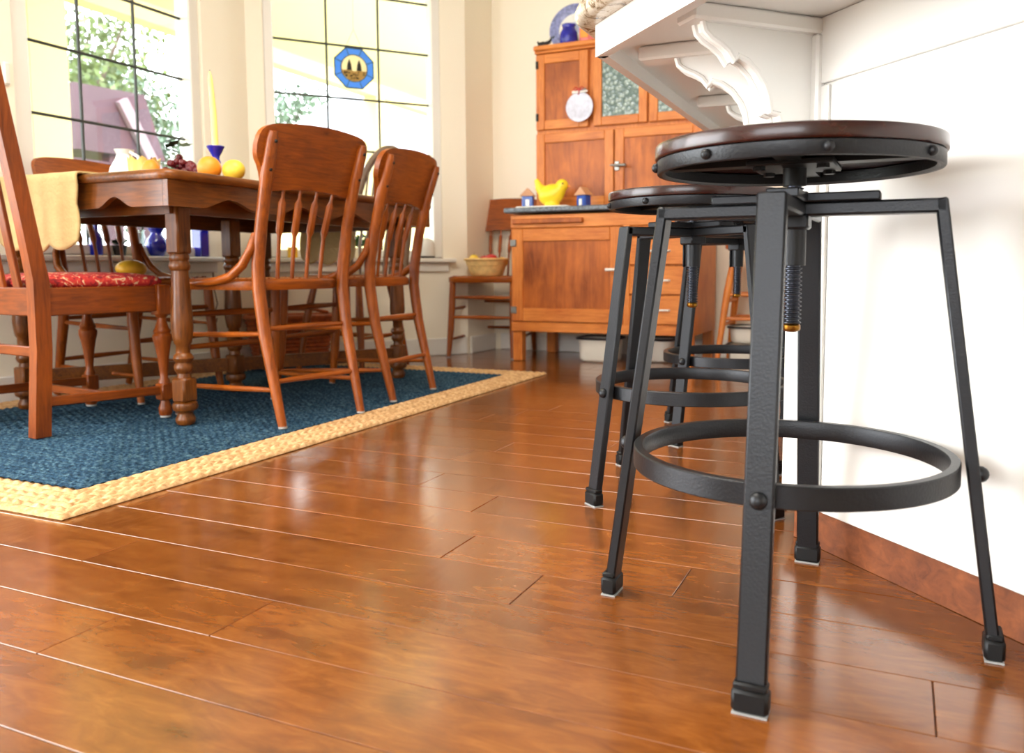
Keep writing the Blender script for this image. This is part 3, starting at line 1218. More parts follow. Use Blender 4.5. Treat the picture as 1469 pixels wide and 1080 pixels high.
def loft(mb, levels, outline_fn):
    vs, fs = [], []
    n = None
    for ofs, z in levels:
        pl = outline_fn(ofs)
        n = len(pl)
        vs += [(x, y, z) for x, y in pl]
    for i in range(len(levels) - 1):
        for j in range(n):
            k = (j + 1) % n
            fs.append([i * n + j, i * n + k, (i + 1) * n + k, (i + 1) * n + j])
    fs.append(list(range(n))[::-1])
    fs.append([(len(levels) - 1) * n + j for j in range(n)])
    mb.add(vs, fs)
    return mb


tz = TZ - RZ
mb = MB()
loft(mb, [(-0.012, tz - 0.03), (-0.004, tz - 0.028), (0.0, tz - 0.02), (0.0, tz - 0.012), (-0.006, tz - 0.003), (-0.014, tz)],
     lambda d: rounded_rect(hx + d, hy + d, 0.05 + d))
mb.obj('table_top', tab_y, tb)


def scallop(L, z1, z0, waves):
    """apron board profile: top straight, bottom scalloped"""
    pts = [(-L / 2, z1), (-L / 2, z0)]
    n = 64
    for i in range(n + 1):
        t = i / n
        x = -L / 2 + L * t
        e = min(t, 1 - t)
        s = 0.0
        # bracket shaped notches near both ends and a flat drop in the middle
        for c in waves:
            q = abs(t - c) / 0.085
            if q < 1:
                s = max(s, 0.5 * (1 + math.cos(math.pi * q)))
        pts.append((x, z0 + 0.032 * s))
    pts += [(L / 2, z0), (L / 2, z1)]
    out = []
    for p in pts:
        if not out or (abs(out[-1][0] - p[0]) + abs(out[-1][1] - p[1])) > 1e-6:
            out.append(p)
    return out


za, zb = tz - 0.03, tz - 0.105
ins = 0.018
for s in (-1, 1):
    MB().prism(scallop(2 * hy - 2 * ins - .001, za, zb, (.17, .40, .60, .83)), 0.02, (s * (hx - ins - .01), 0, 0), (0, 1, 0), (0, 0, 1)).obj('apron', tab_y, tb, angle=25)
    MB().prism(scallop(2 * hx - 2 * ins - .041, za, zb, (.22, .78)), 0.02, (0, s * (hy - ins - .01), 0), (1, 0, 0), (0, 0, 1)).obj('apron', tab_x, tb, angle=25)
# dark inner frame under the leaves
for s in (-1, 1):
    MB().box((s * 0.375, 0, tz - 0.075), (0.022, 2 * hy - 0.2, 0.09)).obj('inner_rail', tab_y, tb, smooth=False)
    MB().box((0, s * (hy - 0.13), tz - 0.075), (2 * hx - 0.25, 0.022, 0.09)).obj('inner_rail', tab_x, tb, smooth=False)


def table_leg():
    m = MB()
    m.lathe([(0.0240, 0.0), (0.0288, 0.008), (0.0296, 0.018), (0.0224, 0.034), (0.0240, 0.040), (0.0352, 0.046), (0.0384, 0.056), (0.0352, 0.068), (0.0256, 0.072)], n=24)
    m.box((0, 0, 0.109), (0.055, 0.055, 0.076), 0.006)
    m.lathe([(0.0208, 0.146), (0.0192, 0.160), (0.0256, 0.168), (0.0288, 0.178), (0.0256, 0.188), (0.0224, 0.194), (0.0272, 0.200), (0.0304, 0.208), (0.0272, 0.218), (0.0208, 0.224),
             (0.0208, 0.248), (0.0264, 0.256), (0.0288, 0.27), (0.0328, 0.30), (0.0320, 0.34), (0.0288, 0.40), (0.0256, 0.46), (0.0248, 0.478),
             (0.0296, 0.484), (0.0320, 0.494), (0.0288, 0.503), (0.0264, 0.508), (0.0296, 0.515), (0.0288, 0.526), (0.0240, 0.532)], n=24)
    m.box((0, 0, 0.603), (0.055, 0.055, 0.146), 0.006)
    return m.mesh('leg', tab_z)


lm = table_leg()
legs = {'A': (-2.037, 1.85), 'C': (-2.787, 1.85), 'B': (-2.412, 2.444), 'D': (-2.037, 3.03), 'E': (-2.787, 3.03)}
for k, (x, y) in legs.items():
    place('leg', lm, tb, loc=(x - TC[0], y - TC[1], 0))
for k in ('C', 'D'):
    p0 = Vector((legs[k][0] - TC[0], legs[k][1] - TC[1], 0.108))
    p1 = Vector((legs['B'][0] - TC[0], legs['B'][1] - TC[1], 0.108))
    MB().beam(p0, p1, 0.022, 0.052, ext=-0.06).obj('stretcher', tab_x, tb, smooth=False)


# ------------------------------------------------------------------ spindle-back chairs
def spindle_chair():
    ps = []
    for s in (-1, 1):
        m = MB()
        pts = [(.160 * s, -.280, 0), (.162 * s, -.252, .12), (.165 * s, -.215, .28), (.167 * s, -.196, .42), (.170 * s, -.200, .50), (.170 * s, -.222, .62), (.173 * s, -.258, .76), (.176 * s, -.292, .86), (.177 * s, -.300, .885)]
        m.tube(pts, [.013, .016, .019, .020, .020, .019, .019, .018, .012], 12)
        bolts = []
        for z, y in ((.855, -.307), (.775, -.280)):
            q = MB().sphere((.175 * s, y, z), (.006, .005, .006), 10, 6)
            bolts.append(('bolt', q.mesh('bolt', iron_d)))
        g = MB().cyl((.160 * s, -.280, 0), (.160 * s, -.280, .006), .0135, n=14)
        ps.append(('back_post', m.mesh('back_post', oak_z), bolts + [('glide', g.mesh('glide', felt))]))
    # crest: shaped panel in front of the posts
    cols = [(-.246, .850, .846), (-.243, .872, .822), (-.236, .886, .806), (-.225, .896, .792), (-.212, .902, .770), (-.202, .905, .742), (-.192, .907, .724), (-.17, .910, .716), (-.12, .914, .722), (-.06, .917, .726), (0, .918, .727)]
    cols = [(x * .87, a, c) for x, a, c in cols]
    cols = cols + [(-x, a, b) for x, a, b in cols[:-1][::-1]]
    vs, fs = [], []
    rows = 6
    for (x, a, b) in cols:
        for side in (0, 1):
            for j in range(rows + 1):
                z = b + (a - b) * j / rows
                y = -.232 - (z - .72) * .33 + .026 * (x / .24) ** 2 + (0 if side else -.020)
                vs.append((x, y, z))
    k = 2 * (rows + 1)
    nc = len(cols)
    for i in range(nc - 1):
        for j in range(rows):
            fs.append([i * k + j, i * k + j + 1, (i + 1) * k + j + 1, (i + 1) * k + j])
            fs.append([i * k + rows + 1 + j, (i + 1) * k + rows + 1 + j, (i + 1) * k + rows + 2 + j, i * k + rows + 2 + j])
        fs.append([i * k, (i + 1) * k, (i + 1) * k + rows + 1, i * k + rows + 1])
        fs.append([i * k + rows, i * k + 2 * rows + 1, (i + 1) * k + 2 * rows + 1, (i + 1) * k + rows])
    for i in (0, nc - 1):
        for j in range(rows):
            fs.append([i * k + j, i * k + j + 1, i * k + rows + 2 + j, i * k + rows + 1 + j])
    ps.append(('crest', MB().add(vs, fs).mesh('crest', oak_x, angle=50)))
    for x in (-.098, -.033, .033, .098):
        m = MB()
        m.tube([(x * .86, -.178, .445), (x * .88, -.190, .53), (x * .9, -.199, .585), (x * .91, -.202, .60), (x * .97, -.226, .685), (x * .98, -.231, .70), (x, -.243, .735)],
               [.0065, .0065, .0065, .0115, .0115, .005, .005], 8)
        ps.append(('spindle', m.mesh('spindle', oak_z)))
    out = []
    for i in range(28):
        a = 2 * math.pi * i / 28
        c, s = math.cos(a), math.sin(a)
        ex = 0.42
        x = math.copysign(abs(c) ** ex, c)
        y = math.copysign(abs(s) ** ex, s)
        out.append((x * (.198 + .022 * y), y * .205 + .005))
    m = MB()
    loft(m, [(0, .418), (.004, .424), (.004, .445), (-.004, .452), (-.03, .453)], lambda d: [(x * (1 + d / .2), y * (1 + d / .2)) for x, y in out])
    pegs = MB()
    for i in range(0, 28):
        x, y = out[i]
        pegs.sphere((x * .91, y * .91, .453), (.0045, .0045, .004), 6, 4)
    ps.append(('seat_frame', m.mesh('seat_frame', oak_x), [('cane_peg_row', pegs.mesh('cane_peg_row', oak_z), None)]))
    m = MB()
    loft(m, [(0, .446), (0, .4545)], lambda d: [(x * .80, y * .80) for x, y in out])
    ps.append(('cane_panel', m.mesh('cane_panel', simple('woven_cane', rgb(170, 112, 60), rough=.7, bump=.8, bscale=260, var=.2, vscale=90), smooth=False)))
    for s in (-1, 1):
        m = MB()
        m.tube([(.180 * s, -.204, .590), (.192 * s, -.198, .545), (.205 * s, -.172, .495), (.212 * s, -.125, .462), (.217 * s, -.06, .447), (.221 * s, .02, .440), (.222 * s, .07, .438)],
               [.010, .0125, .014, .014, .013, .012, .008], 10)
        ps.append(('hip_brace', m.mesh('hip_brace', oak_y)))
        m = MB()
        m.tube([(.178 * s, .168, .425), (.180 * s, .176, .30), (.184 * s, .190, .15), (.190 * s, .212, .0)], [.017, .019, .018, .012], 12)
        g = MB().cyl((.19 * s, .212, 0), (.19 * s, .212, .006), .0125, n=14)
        ps.append(('front_leg', m.mesh('front_leg', oak_z), [('glide', g.mesh('glide', felt))]))
        for z in (.27, .10):
            t1 = 1 - z / .42
            m = MB()
            ya, yb = (-.215 if z > .2 else -.255), (.178 if z > .2 else .198)
            xa, xb = (.165 if z > .2 else .162), (.181 if z > .2 else .187)
            m.tube([(xa * s, ya, z + .015), ((xa + xb) / 2 * s, (ya + yb) / 2, z + .006), (xb * s, yb, z)], [.007, .0095, .007], 8)
            ps.append(('side_rung', m.mesh('side_rung', oak_y)))
    for z, y in ((.335, .175), (.225, .182)):
        m = MB()
        m.tube([(-.181, y, z), (0, y, z), (.181, y, z)], [.008, .012, .008], 8)
        ps.append(('front_rung', m.mesh('front_rung', oak_x)))
    for z, y in ((.30, -.210), (.14, -.248)):
        m = MB()
        m.tube([(-.164, y, z), (0, y, z), (.164, y, z)], [.007, .010, .007], 8)
        ps.append(('back_rung', m.mesh('back_rung', oak_x)))
    return ps


CP = spindle_chair()
GC = 'spindle back oak chairs in the dining nook'
spawn(CP, 'spindle_chair', 'oak spindle back chair with its back to the open floor, beside the table corner leg', 'chair', (-1.954, 2.119, RZ), R(79.9), GC)
spawn(CP, 'spindle_chair', 'oak spindle back chair at the table end nearer the oak hutch', 'chair', (-1.972, 2.60, RZ), R(94.6), GC)
spawn(CP, 'spindle_chair', 'oak spindle back chair under the window on the far side of the table', 'chair', (-2.70, 2.255, RZ), R(-90), GC)
spawn(CP, 'spindle_chair', 'oak spindle back chair holding the fruit bowl beside the oak hutch', 'chair', (-2.145, 4.165, 0), R(187), GC)


# ------------------------------------------------------------------ red upholstered side chair
def side_chair():
    ps = []
    for s in (-1, 1):
        prof = [(-.178, 0), (-.162, .25), (-.160, .45), (-.185, .60), (-.262, 1.06), (-.300, 1.06), (-.226, .60), (-.205, .45), (-.206, .25), (-.222, 0)]
        m = MB().prism(prof, .040, (.195 * s, 0, 0), (0, 1, 0), (0, 0, 1))
        ps.append(('back_post', m.mesh('back_post', mah_z, angle=25)))
        m = MB()
        m.box((.215 * s, .185, .385), (.046, .046, .10), .004)
        m.lathe([(.017, .105), (.018, .12), (.012, .13), (.013, .15), (.018, .20), (.024, .235), (.029, .255), (.030, .268), (.024, .276), (.027, .284), (.022, .292), (.014, .318), (.013, .326), (.019, .333), (.02, .338)], (.215 * s, .185, 0), 18)
        m.box((.215 * s, .185, .085), (.042, .042, .055), .004)
        m.lathe([(.016, 0.004), (.020, .012), (.021, .03), (.014, .05), (.014, .062)], (.215 * s, .185, 0), 18)
        g = MB().cyl((.215 * s, .185, 0), (.215 * s, .185, .006), .017, n=14)
        ps.append(('front_leg', m.mesh('front_leg', mah_z), [('glide', g.mesh('glide', felt))]))
        m = MB().beam((.197 * s, -.165, .39), (.213 * s, .165, .39), .024, .082, r=.003)
        ps.append(('side_rail', m.mesh('side_rail', mah_y, smooth=False)))
        m = MB().beam((.197 * s, -.19, .10), (.214 * s, .18, .09), .02, .028, r=.003)
        ps.append(('side_stretcher', m.mesh('side_stretcher', mah_y, smooth=False)))
    ps.append(('front_rail', MB().box((0, .187, .39), (.39, .024, .082), .003).mesh('front_rail', mah_x, smooth=False)))
    ps.append(('back_rail', MB().box((0, -.183, .39), (.35, .024, .082), .003).mesh('back_rail', mah_x, smooth=False)))
    ps.append(('back_stretcher', MB().box((0, -.186, .245), (.36, .018, .03), .003).mesh('back_stretcher', mah_x, smooth=False)))
    ps.append(('cross_stretcher', MB().box((0, .0, .095), (.40, .02, .024), .003).mesh('cross_stretcher', mah_x, smooth=False)))
    out = []
    for i in range(32):
        a = 2 * math.pi * i / 32
        c, s = math.cos(a), math.sin(a)
        x = math.copysign(abs(c) ** .3, c)
        y = math.copysign(abs(s) ** .3, s)
        out.append((x * (.213 + .018 * y), y * .185 + .02))
    m = MB()
    loft(m, [(0, .431), (.006, .440), (.006, .450), (-.008, .462), (-.06, .472), (-.14, .476)], lambda d: [(x * (1 + d / .2), .02 + (y - .02) * (1 + d / .2)) for x, y in out])
    ps.append(('cushion', m.mesh('cushion', floral, angle=60), None, 'red floral upholstered seat'))
    for x in (-.09, 0, .09):
        m = MB().beam((x, -.183, .42), (x, -.272, 1.02), .035, .012, up=(0, 1, 0), r=.002)
        ps.append(('back_slat', m.mesh('back_slat', mah_z, smooth=False)))
    prof = [(-.215, 1.0)]
    for i in range(13):
        x = -.215 + .43 * i / 12
        prof.append((x, 1.06 + .045 * (1 - (x / .215) ** 2)))
    prof += [(.215, 1.0), (0.1, 1.015), (-.1, 1.015)]
    m = MB().prism(prof, .022, (0, -.275, 0), (1, 0, 0), (0, -.17, 1))
    ps.append(('crest_rail', m.mesh('crest_rail', mah_x, angle=25)))
    return ps


spawn(side_chair(), 'side_chair', 'red brown slat back side chair with red floral seat at the table end', 'chair', (-2.438, 1.762, RZ), R(-7.5))


# ------------------------------------------------------------------ bow back chair at the far end of the table
def bow_chair():
    ps = []
    hoop = []
    for i in range(25):
        a = math.pi * i / 24
        x = -.17 * math.cos(a) * (1.0 + .12 * math.sin(a))
        z = .46 + .645 * (math.sin(a) ** .62)
        hoop.append((x, -.19 - (z - .46) * .22, z))
    ps.append(('bow', MB().tube(hoop, .020, 12).mesh('bow', grey_z)))
    for x in (-.11, -.066, -.022, .022, .066, .11):
        zt = .46 + .645 * (max(0, 1 - (x / .19) ** 2) ** .31) - .01
        ps.append(('spindle', MB().tube([(x * .8, -.185, .45), (x * .9, -.20, .60), (x, -.19 - (zt - .46) * .22, zt)], [.006, .008, .005], 8).mesh('spindle', grey_z)))
    out = []
    for i in range(28):
        a = 2 * math.pi * i / 28
        c, s = math.cos(a), math.sin(a)
        out.append((math.copysign(abs(c) ** .6, c) * .205, math.copysign(abs(s) ** .6, s) * .205))
    m = MB()
    loft(m, [(-.02, .425), (0, .432), (0, .445), (-.012, .456), (-.05, .456)], lambda d: [(x * (1 + d / .2), y * (1 + d / .2)) for x, y in out])
    ps.append(('seat', m.mesh('seat', oak_x)))
    for sx in (-1, 1):
        for sy in (-1, 1):
            m = MB().tube([(.125 * sx, .12 * sy, .43), (.155 * sx, .155 * sy, .25), (.185 * sx, .19 * sy, 0)], [.014, .019, .012], 10)
            ps.append(('leg', m.mesh('leg', oak_z)))
        m = MB().tube([(.168 * sx, -.17, .16), (.17 * sx, 0, .16), (.168 * sx, .17, .16)], [.007, .011, .007], 8)
        ps.append(('stretcher', m.mesh('stretcher', oak_y)))
    m = MB().tube([(-.17, 0, .16), (0, 0, .16), (.17, 0, .16)], [.007, .011, .007], 8)
    ps.append(('stretcher', m.mesh('stretcher', oak_x)))
    return ps


spawn(bow_chair(), 'bow_back_chair', 'dusky brown bow back chair at the far end of the table', 'chair', (-2.46, 3.275, RZ), R(180))


# ------------------------------------------------------------------ table linen and centrepiece
def placemat(name, label, x0, x1, yedge, sgn, drop, seed):
    """quilted mat lying over a short table end; sgn -1: hangs at the near end, +1 at the far end"""
    rg = random.Random(seed)
    n, m_ = 36, 34
    flat = 0.12
    tot = flat + drop
    vs, fs = [], []
    for j in range(m_ + 1):
        t = j / m_
        for i in range(n + 1):
            u = i / n
            # scalloped hem on sides and bottom
            sx = 0.010 * abs(math.sin(math.pi * 3 * t))
            bz = 0.022 * abs(math.sin(math.pi * 3.0 * u)) + 0.012 * math.sin(math.pi * u)
            x = (x0 - sx) + (x1 - x0 + 2 * sx) * u
            L = tot - 0.02 + bz
            d = L * t
            if d < flat:
                y = yedge - sgn * (flat - d)
                z = TZ + 0.0045
            else:
                q = d - flat
                rr = 0.016
                if q < rr * 1.57:
                    a = q / rr
                    y = yedge + sgn * rr * math.sin(a)
                    z = TZ + 0.0045 - rr * (1 - math.cos(a))
                else:
                    y = yedge + sgn * (rr + 0.007 * math.sin(u * 9 + seed) * min(1, (q - rr) / .1))
                    z = TZ + 0.0045 - rr - (q - rr * 1.57)
            vs.append((x, y, z))
    for j in range(m_):
        for i in range(n):
            fs.append([j * (n + 1) + i, j * (n + 1) + i + 1, (j + 1) * (n + 1) + i + 1, (j + 1) * (n + 1) + i])
    o = MB().add(vs, fs).obj(name, quilt, angle=80)
    sm = o.modifiers.new('thickness', 'SOLIDIFY')
    sm.thickness = 0.006
    sm.offset = 0
    tag(o, label, 'placemat', 'cream quilted placemats')


placemat('placemat', 'cream quilted placemat hanging over the table end above the red floral chair', -2.625, -2.275, TY0 - 0.004, -1, 0.235, 1)
placemat('placemat', 'cream scalloped placemat hanging over the table end by the bow back chair', -2.70, -2.38, TY1 + 0.004, 1, 0.27, 2)

cs = thing('candlestick', 'cobalt glass candle holder with tall yellow taper on the table', 'candle', (-2.125, 2.10, TZ))
MB().lathe([(.032, 0), (.035, .006), (.028, .012), (.012, .025), (.010, .05), (.015, .07), (.011, .082), (.013, .092), (.02, .103), (.030, .122), (.028, .124), (.012, .115), (.008, .115)], n=24).obj('holder', cobalt, cs)
tp = MB().tube([(0, 0, .105), (-.004, 0, .24), (-.013, 0, .345), (-.0135, 0, .36), (-.014, 0, .370)], [.0105, .0095, .0075, .005, .002], 14).obj('taper', wax, cs)
MB().cyl((-.014, 0, .368), (-.014, 0, .376), .001, n=6).obj('wick', blackm, tp)

FR = 'fruit of the table centrepiece'


def fruit(name, label, loc, r, m, stem=True, cat='fruit', group=FR):
    t = thing(name, label, cat, loc, 0, group)
    MB().sphere((0, 0, r[2]), r, 18, 12).obj('skin', m, t)
    if stem:
        MB().tube([(0, 0, 2 * r[2] - .003), (.003, .002, 2 * r[2] + .008)], [.002, .0015], 6).obj('stem', bark, t)
    return t


fruit('orange', 'round orange lying beside the candle holder', (-2.085, 2.03, TZ), (.038, .038, .040), orange, False)
fruit('squash', 'plump yellow squash lying beside the candle holder', (-2.010, 2.06, TZ), (.040, .032, .034), yellow, False)
fruit('gourd', 'yellow orange gourd lying next to the red grapes', (-2.372, 2.05, TZ), (.032, .032, .044), orange)
gb = thing('grape_bunch', 'dark red grape bunch with dark leaves on the table', 'grapes', (-2.275, 2.10, TZ))
rg = random.Random(4)
for i in range(84):
    a = rg.uniform(0, 6.28)
    t = rg.random()
    MB().sphere((-.045 + .15 * t + rg.uniform(-.010, .010), math.cos(a) * .036 * (1 - .5 * t), .013 + (.150 * (1 - t) ** .7) * (1 - .75 * abs(math.cos(a))) * rg.random() ** .6), .0125, 8, 6).obj('grape', grape_m, gb)
for i, (dx, dy, dz) in enumerate(((-.045, 0, .145), (-.02, -.02, .155), (.0, .01, .14), (-.06, .01, .125))):
    q = MB()
    c = Vector((dx, dy, dz))
    a = 1.1 * i
    u = Vector((math.cos(a), math.sin(a), .35)).normalized()
    v = u.cross(Vector((0, 0, 1))).normalized()
    nn = u.cross(v) * .0012
    ol = [(-.035, 0), (-.015, .02), (-.01, .012), (.012, .022), (.012, .01), (.036, 0), (.012, -.01), (.012, -.022), (-.01, -.012), (-.015, -.02)]
    q.prism(ol, .002, c, u, v)
    q.obj('leaf', dark_green, gb, smooth=False)
sv = thing('fluted_bowl', 'straw yellow fluted ceramic bowl standing on the table', 'bowl', (-2.475, 2.11, TZ))
prof = [(.03, 0), (.034, .006), (.044, .035), (.048, .065), (.050, .096), (.052, .100), (.047, .098), (.042, .06), (.03, .015)]
m = MB()
for (r, z) in prof:
    for i in range(40):
        a = 2 * math.pi * i / 40
        rr = r * (1 + .07 * math.cos(8 * a) * min(1, z / .05))
        m.v.append(Vector((rr * math.cos(a), rr * math.sin(a), z + (.007 * math.cos(8 * a) if z > .09 else 0))))
for i in range(len(prof) - 1):
    for j in range(40):
        k = (j + 1) % 40
        m.f.append([i * 40 + j, i * 40 + k, (i + 1) * 40 + k, (i + 1) * 40 + j])
m.f.append(list(range(40))[::-1])
m.f.append([(len(prof) - 1) * 40 + j for j in range(40)])
m.obj('body', simple('straw_ceramic', rgb(246, 214, 120), rough=.4), sv)
wv_ = thing('milk_glass_pitcher', 'white milk glass pitcher standing beside the straw yellow bowl', 'pitcher', (-2.62, 2.15, TZ))
MB().lathe([(.045, 0), (.052, .008), (.058, .04), (.05, .08), (.03, .115), (.026, .13), (.034, .148), (.031, .148), (.022, .13), (.02, .1)], n=28).obj('body', porcelain, wv_)
MB().tube([(.03, 0, .138), (.07, 0, .12), (.075, 0, .07), (.053, 0, .04)], .006, 8).obj('handle', porcelain, wv_)

# mango on the window side chair
t = thing('mango', 'yellow orange mango lying on the spindle chair seat under the window', 'mango', (-2.66, 2.19, 0.465))
MB().sphere((0, 0, .034), (.044, .06, .034), 18, 12).obj('skin', mango_m, t)
MB().tube([(0, .057, .036), (0, .066, .040)], [.0025, .002], 6).obj('stem', bark, t)

# ------------------------------------------------------------------ things on the window sills
SZ = 0.5552
XS = XL - 0.004


def turned(name, label, cat, loc, prof, m, group=None):
    o = MB().lathe(prof, n=28).obj(name, m)
    o.location = loc
    return tag(o, label, cat, group)


turned('blue_vase', 'round bellied cobalt glass vase on the window sill', 'vase', (XS, 2.66, SZ),
       [(.026, 0), (.030, .004), (.044, .03), (.048, .05), (.042, .075), (.026, .095), (.024, .105), (.036, .125), (.033, .125), (.020, .105), (.01, .09)], cobalt)
o = MB().box((0, 0, .085), (.065, .05, .17), .006).obj('blue_bottle', cobalt)
o.location = (XS, 2.91, SZ)
tag(o, 'tall square cobalt glass vase on the window sill', 'vase')
turned('blue_bottle', 'slim cobalt bottle with narrow neck on the window sill', 'bottle', (XS, 2.36, SZ),
       [(.022, 0), (.025, .004), (.025, .07), (.018, .09), (.009, .10), (.009, .125), (.012, .128), (.008, .13)], cobalt)
turned('glass_vase', 'clear glass vase on the window sill beside the round cobalt vase', 'vase', (XS, 2.57, SZ),
       [(.02, 0), (.024, .004), (.012, .02), (.02, .05), (.026, .08), (.02, .10), (.024, .115), (.021, .115), (.015, .1), (.008, .03)], clear_m)
pl = thing('potted_plant', 'small dark leafy plant in a black pot on the window sill', 'plant', (XS, 2.47, SZ))
MB().lathe([(.022, 0), (.028, .035), (.03, .045), (.025, .045)], n=18).obj('pot', blackm, pl)
q = MB()
rg = random.Random(9)
for i in range(26):
    a = rg.uniform(0, 6.28)
    u = Vector((math.cos(a), math.sin(a), rg.uniform(.1, 1))).normalized()
    v = u.orthogonal().normalized()
    c = Vector((0, 0, .05)) + u * rg.uniform(.008, .03)
    q.add([c - u * .012, c + v * .008, c + u * .014, c - v * .008], [(0, 1, 2, 3)])
f = q.obj('foliage', dark_green, pl, smooth=False, recalc=False)
f['kind'] = 'stuff'


def on_bay(s, off=0.0):
    p = C1 + t2 * s + n2 * (0.0 + off)
    return (p.x, p.y, SZ)


turned('yellow_votive', 'yellow votive candle jar on the bay window sill', 'candle', on_bay(.20), [(.022, 0), (.026, .004), (.026, .05), (.028, .055), (.02, .055)], simple('amber_jar', rgb(240, 190, 60), rough=.2))
pl = thing('potted_plant', 'green leafy plant on the bay window sill behind the hanging placemat', 'plant', on_bay(.56))
MB().lathe([(.03, 0), (.036, .04), (.04, .055), (.033, .055)], n=18).obj('pot', creamw, pl)
q = MB()
for i in range(60):
    a = rg.uniform(0, 6.28)
    u = Vector((math.cos(a), math.sin(a), rg.uniform(.2, 1.4))).normalized()
    v = u.orthogonal().normalized()
    c = Vector((0, 0, .06)) + u * rg.uniform(.01, .08)
    if c.x * n2.x + c.y * n2.y > .03:
        c -= n2 * .03
    q.add([c - u * .018, c + v * .01, c + u * .02, c - v * .01], [(0, 1, 2, 3)])
f = q.obj('foliage', leafm, pl, smooth=False, recalc=False)
f['kind'] = 'stuff'
t = thing('white_crock', 'white domed butter crock on the bay window sill', 'crock', on_bay(.93))
MB().lathe([(.045, 0), (.05, .006), (.05, .010), (.046, .012)], n=24).obj('base', blackm, t)
MB().lathe([(.046, .012), (.048, .05), (.046, .085), (.036, .105), (.012, .116), (.008, .118)], n=24).obj('cover', porcelain, t)

# suncatcher in the bay window
sg = thing('stained_glass_octagon', 'blue octagonal stained glass suncatcher with two dark trees in the window', 'suncatcher', (0, 0, 0))
cpt = C1 + t2 * 0.541 - n2 * 0.022 + Vector((0, 0, 1.558))
ua, ub = t2, Vector((0, 0, 1))
RO, RI = 0.112, 0.070
angs = [R(22.5 + 45 * i) for i in range(8)]
for i in range(8):
    a0, a1 = angs[i], angs[(i + 1) % 8]
    if a1 < a0:
        a1 += 2 * math.pi
    poly = [(RO * math.cos(a0), RO * math.sin(a0)), (RO * math.cos(a1), RO * math.sin(a1))]
    for k in range(5):
        a = a1 + (a0 - a1) * k / 4
        poly.append((RI * math.cos(a), RI * math.sin(a)))
    MB().prism(poly, .003, cpt, ua, ub).obj('blue_glass_segment', sg_blue, sg, smooth=False)
MB().prism([(RI * math.cos(2 * math.pi * i / 32), RI * math.sin(2 * math.pi * i / 32)) for i in range(32)], .003, cpt, ua, ub).obj('cream_roundel', sg_cream, sg, smooth=False)
m = MB()
P2 = lambda a, b, o=0.0: cpt + ua * a + ub * b - n2 * o
for i in range(8):
    a0, a1 = angs[i], angs[(i + 1) % 8]
    m.tube([P2(RO * math.cos(a0), RO * math.sin(a0)), P2(RO * math.cos(a1), RO * math.sin(a1))], .0032, 6)
    m.tube([P2(RO * math.cos(a0), RO * math.sin(a0)), P2(RI * math.cos(a0), RI * math.sin(a0))], .0022, 6)
m.tube([P2(RI * math.cos(2 * math.pi * i / 32), RI * math.sin(2 * math.pi * i / 32)) for i in range(33)], .0026, 6)
m.obj('lead_came', lead, sg)
for sx in (-1, 1):
    MB().prism([(.026 * sx - .013, -.012), (.026 * sx + .013, -.012), (.026 * sx + .010, .02), (.026 * sx, .046), (.026 * sx - .010, .02)], .002, P2(0, 0, .0026), ua, ub).obj('tree_piece', blackm, sg, smooth=False)
MB().prism([(-.067, -.012), (-.03, -.010), (0, -.016), (.03, -.010), (.067, -.012), (.058, -.036), (.03, -.061), (0, -.068), (-.03, -.061), (-.058, -.036)], .002, P2(0, 0, .0024), ua, ub).obj('hill_piece', sg_gold, sg, smooth=False)
q = MB()
rg = random.Random(12)
for i in range(26):
    a = rg.uniform(-.055, .055)
    b = rg.uniform(-.055, -.02)
    if a * a + b * b > .063 ** 2:
        continue
    q.tube([P2(a + .008 * math.cos(k) * (k / 5), b + .006 * math.sin(k) * (k / 5), .0042) for k in range(5)], .0022, 6)
q.obj('painted_scrolls', blackm, sg)
q = MB()
q.tube([P2(-.045, .104), P2(0, .20)], .0008, 5)
q.tube([P2(.045, .104), P2(0, .20)], .0008, 5)
q.tube([P2(0, .20), P2(0, .575)], .0008, 5)
q.obj('hanging_thread', lead, sg)

# outlet and cord under window_1
t = thing('wall_outlet', 'ivory wall outlet below the window sill', 'outlet', (XL, 3.075, .335))
MB().box((.003, 0, 0), (.006, .07, .115), .002).obj('plate', outletm, t, smooth=False)
for z in (-.025, .025):
    MB().box((.0075, 0, z), (.004, .034, .03), .0015).obj('socket', blackm if z > 0 else outletm, t, smooth=False)
o = MB().tube([(XL + .012, 2.965, .50), (XL + .012, 2.97, .40), (XL + .014, 2.985, .33), (XL + .012, 2.965, .28), (XL + .013, 2.955, .25), (XL + .013, 2.975, .24), (XL + .012, 2.98, .26)], .003, 6).obj('electric_cord', cordm)
tag(o, 'thin brown electric cord hanging down the wall by the outlet', 'cord')

# wicker basket by the bay wall
wb_ = thing('wicker_basket', 'red brown wicker basket with tapered sides standing below the bay window', 'basket', (-2.855, 3.275, 0.0128), R(50))
hw0, hw1, hd0, hd1, hh = .17, .205, .085, .105, .23
NR = 12
for i in range(NR):
    f0 = i / NR
    zc = .012 + hh * f0 + hh / NR / 2
    a, b = hw0 + (hw1 - hw0) * f0, hd0 + (hd1 - hd0) * f0
    pts = rounded_rect(a, b, .05, 4)
    path = [Vector((x + (.003 * (-1) ** (k + i)), y, zc)) for k, (x, y) in enumerate(pts)]
    path.append(path[0])
    MB().tube(path, hh / NR * .54, 8).obj('wicker_course', wickerm, wb_)
MB().prism(rounded_rect(hw0 - .01, hd0 - .01, .05, 4), .012, (0, 0, .010), (1, 0, 0), (0, 1, 0)).obj('base', wickerm, wb_, smooth=False)
rim = [Vector((x, y, .012 + hh)) for x, y in rounded_rect(hw1 + .005, hd1 + .005, .05, 5)]
MB().tube(rim + [rim[0]], .013, 8).obj('rim', wickerm, wb_)
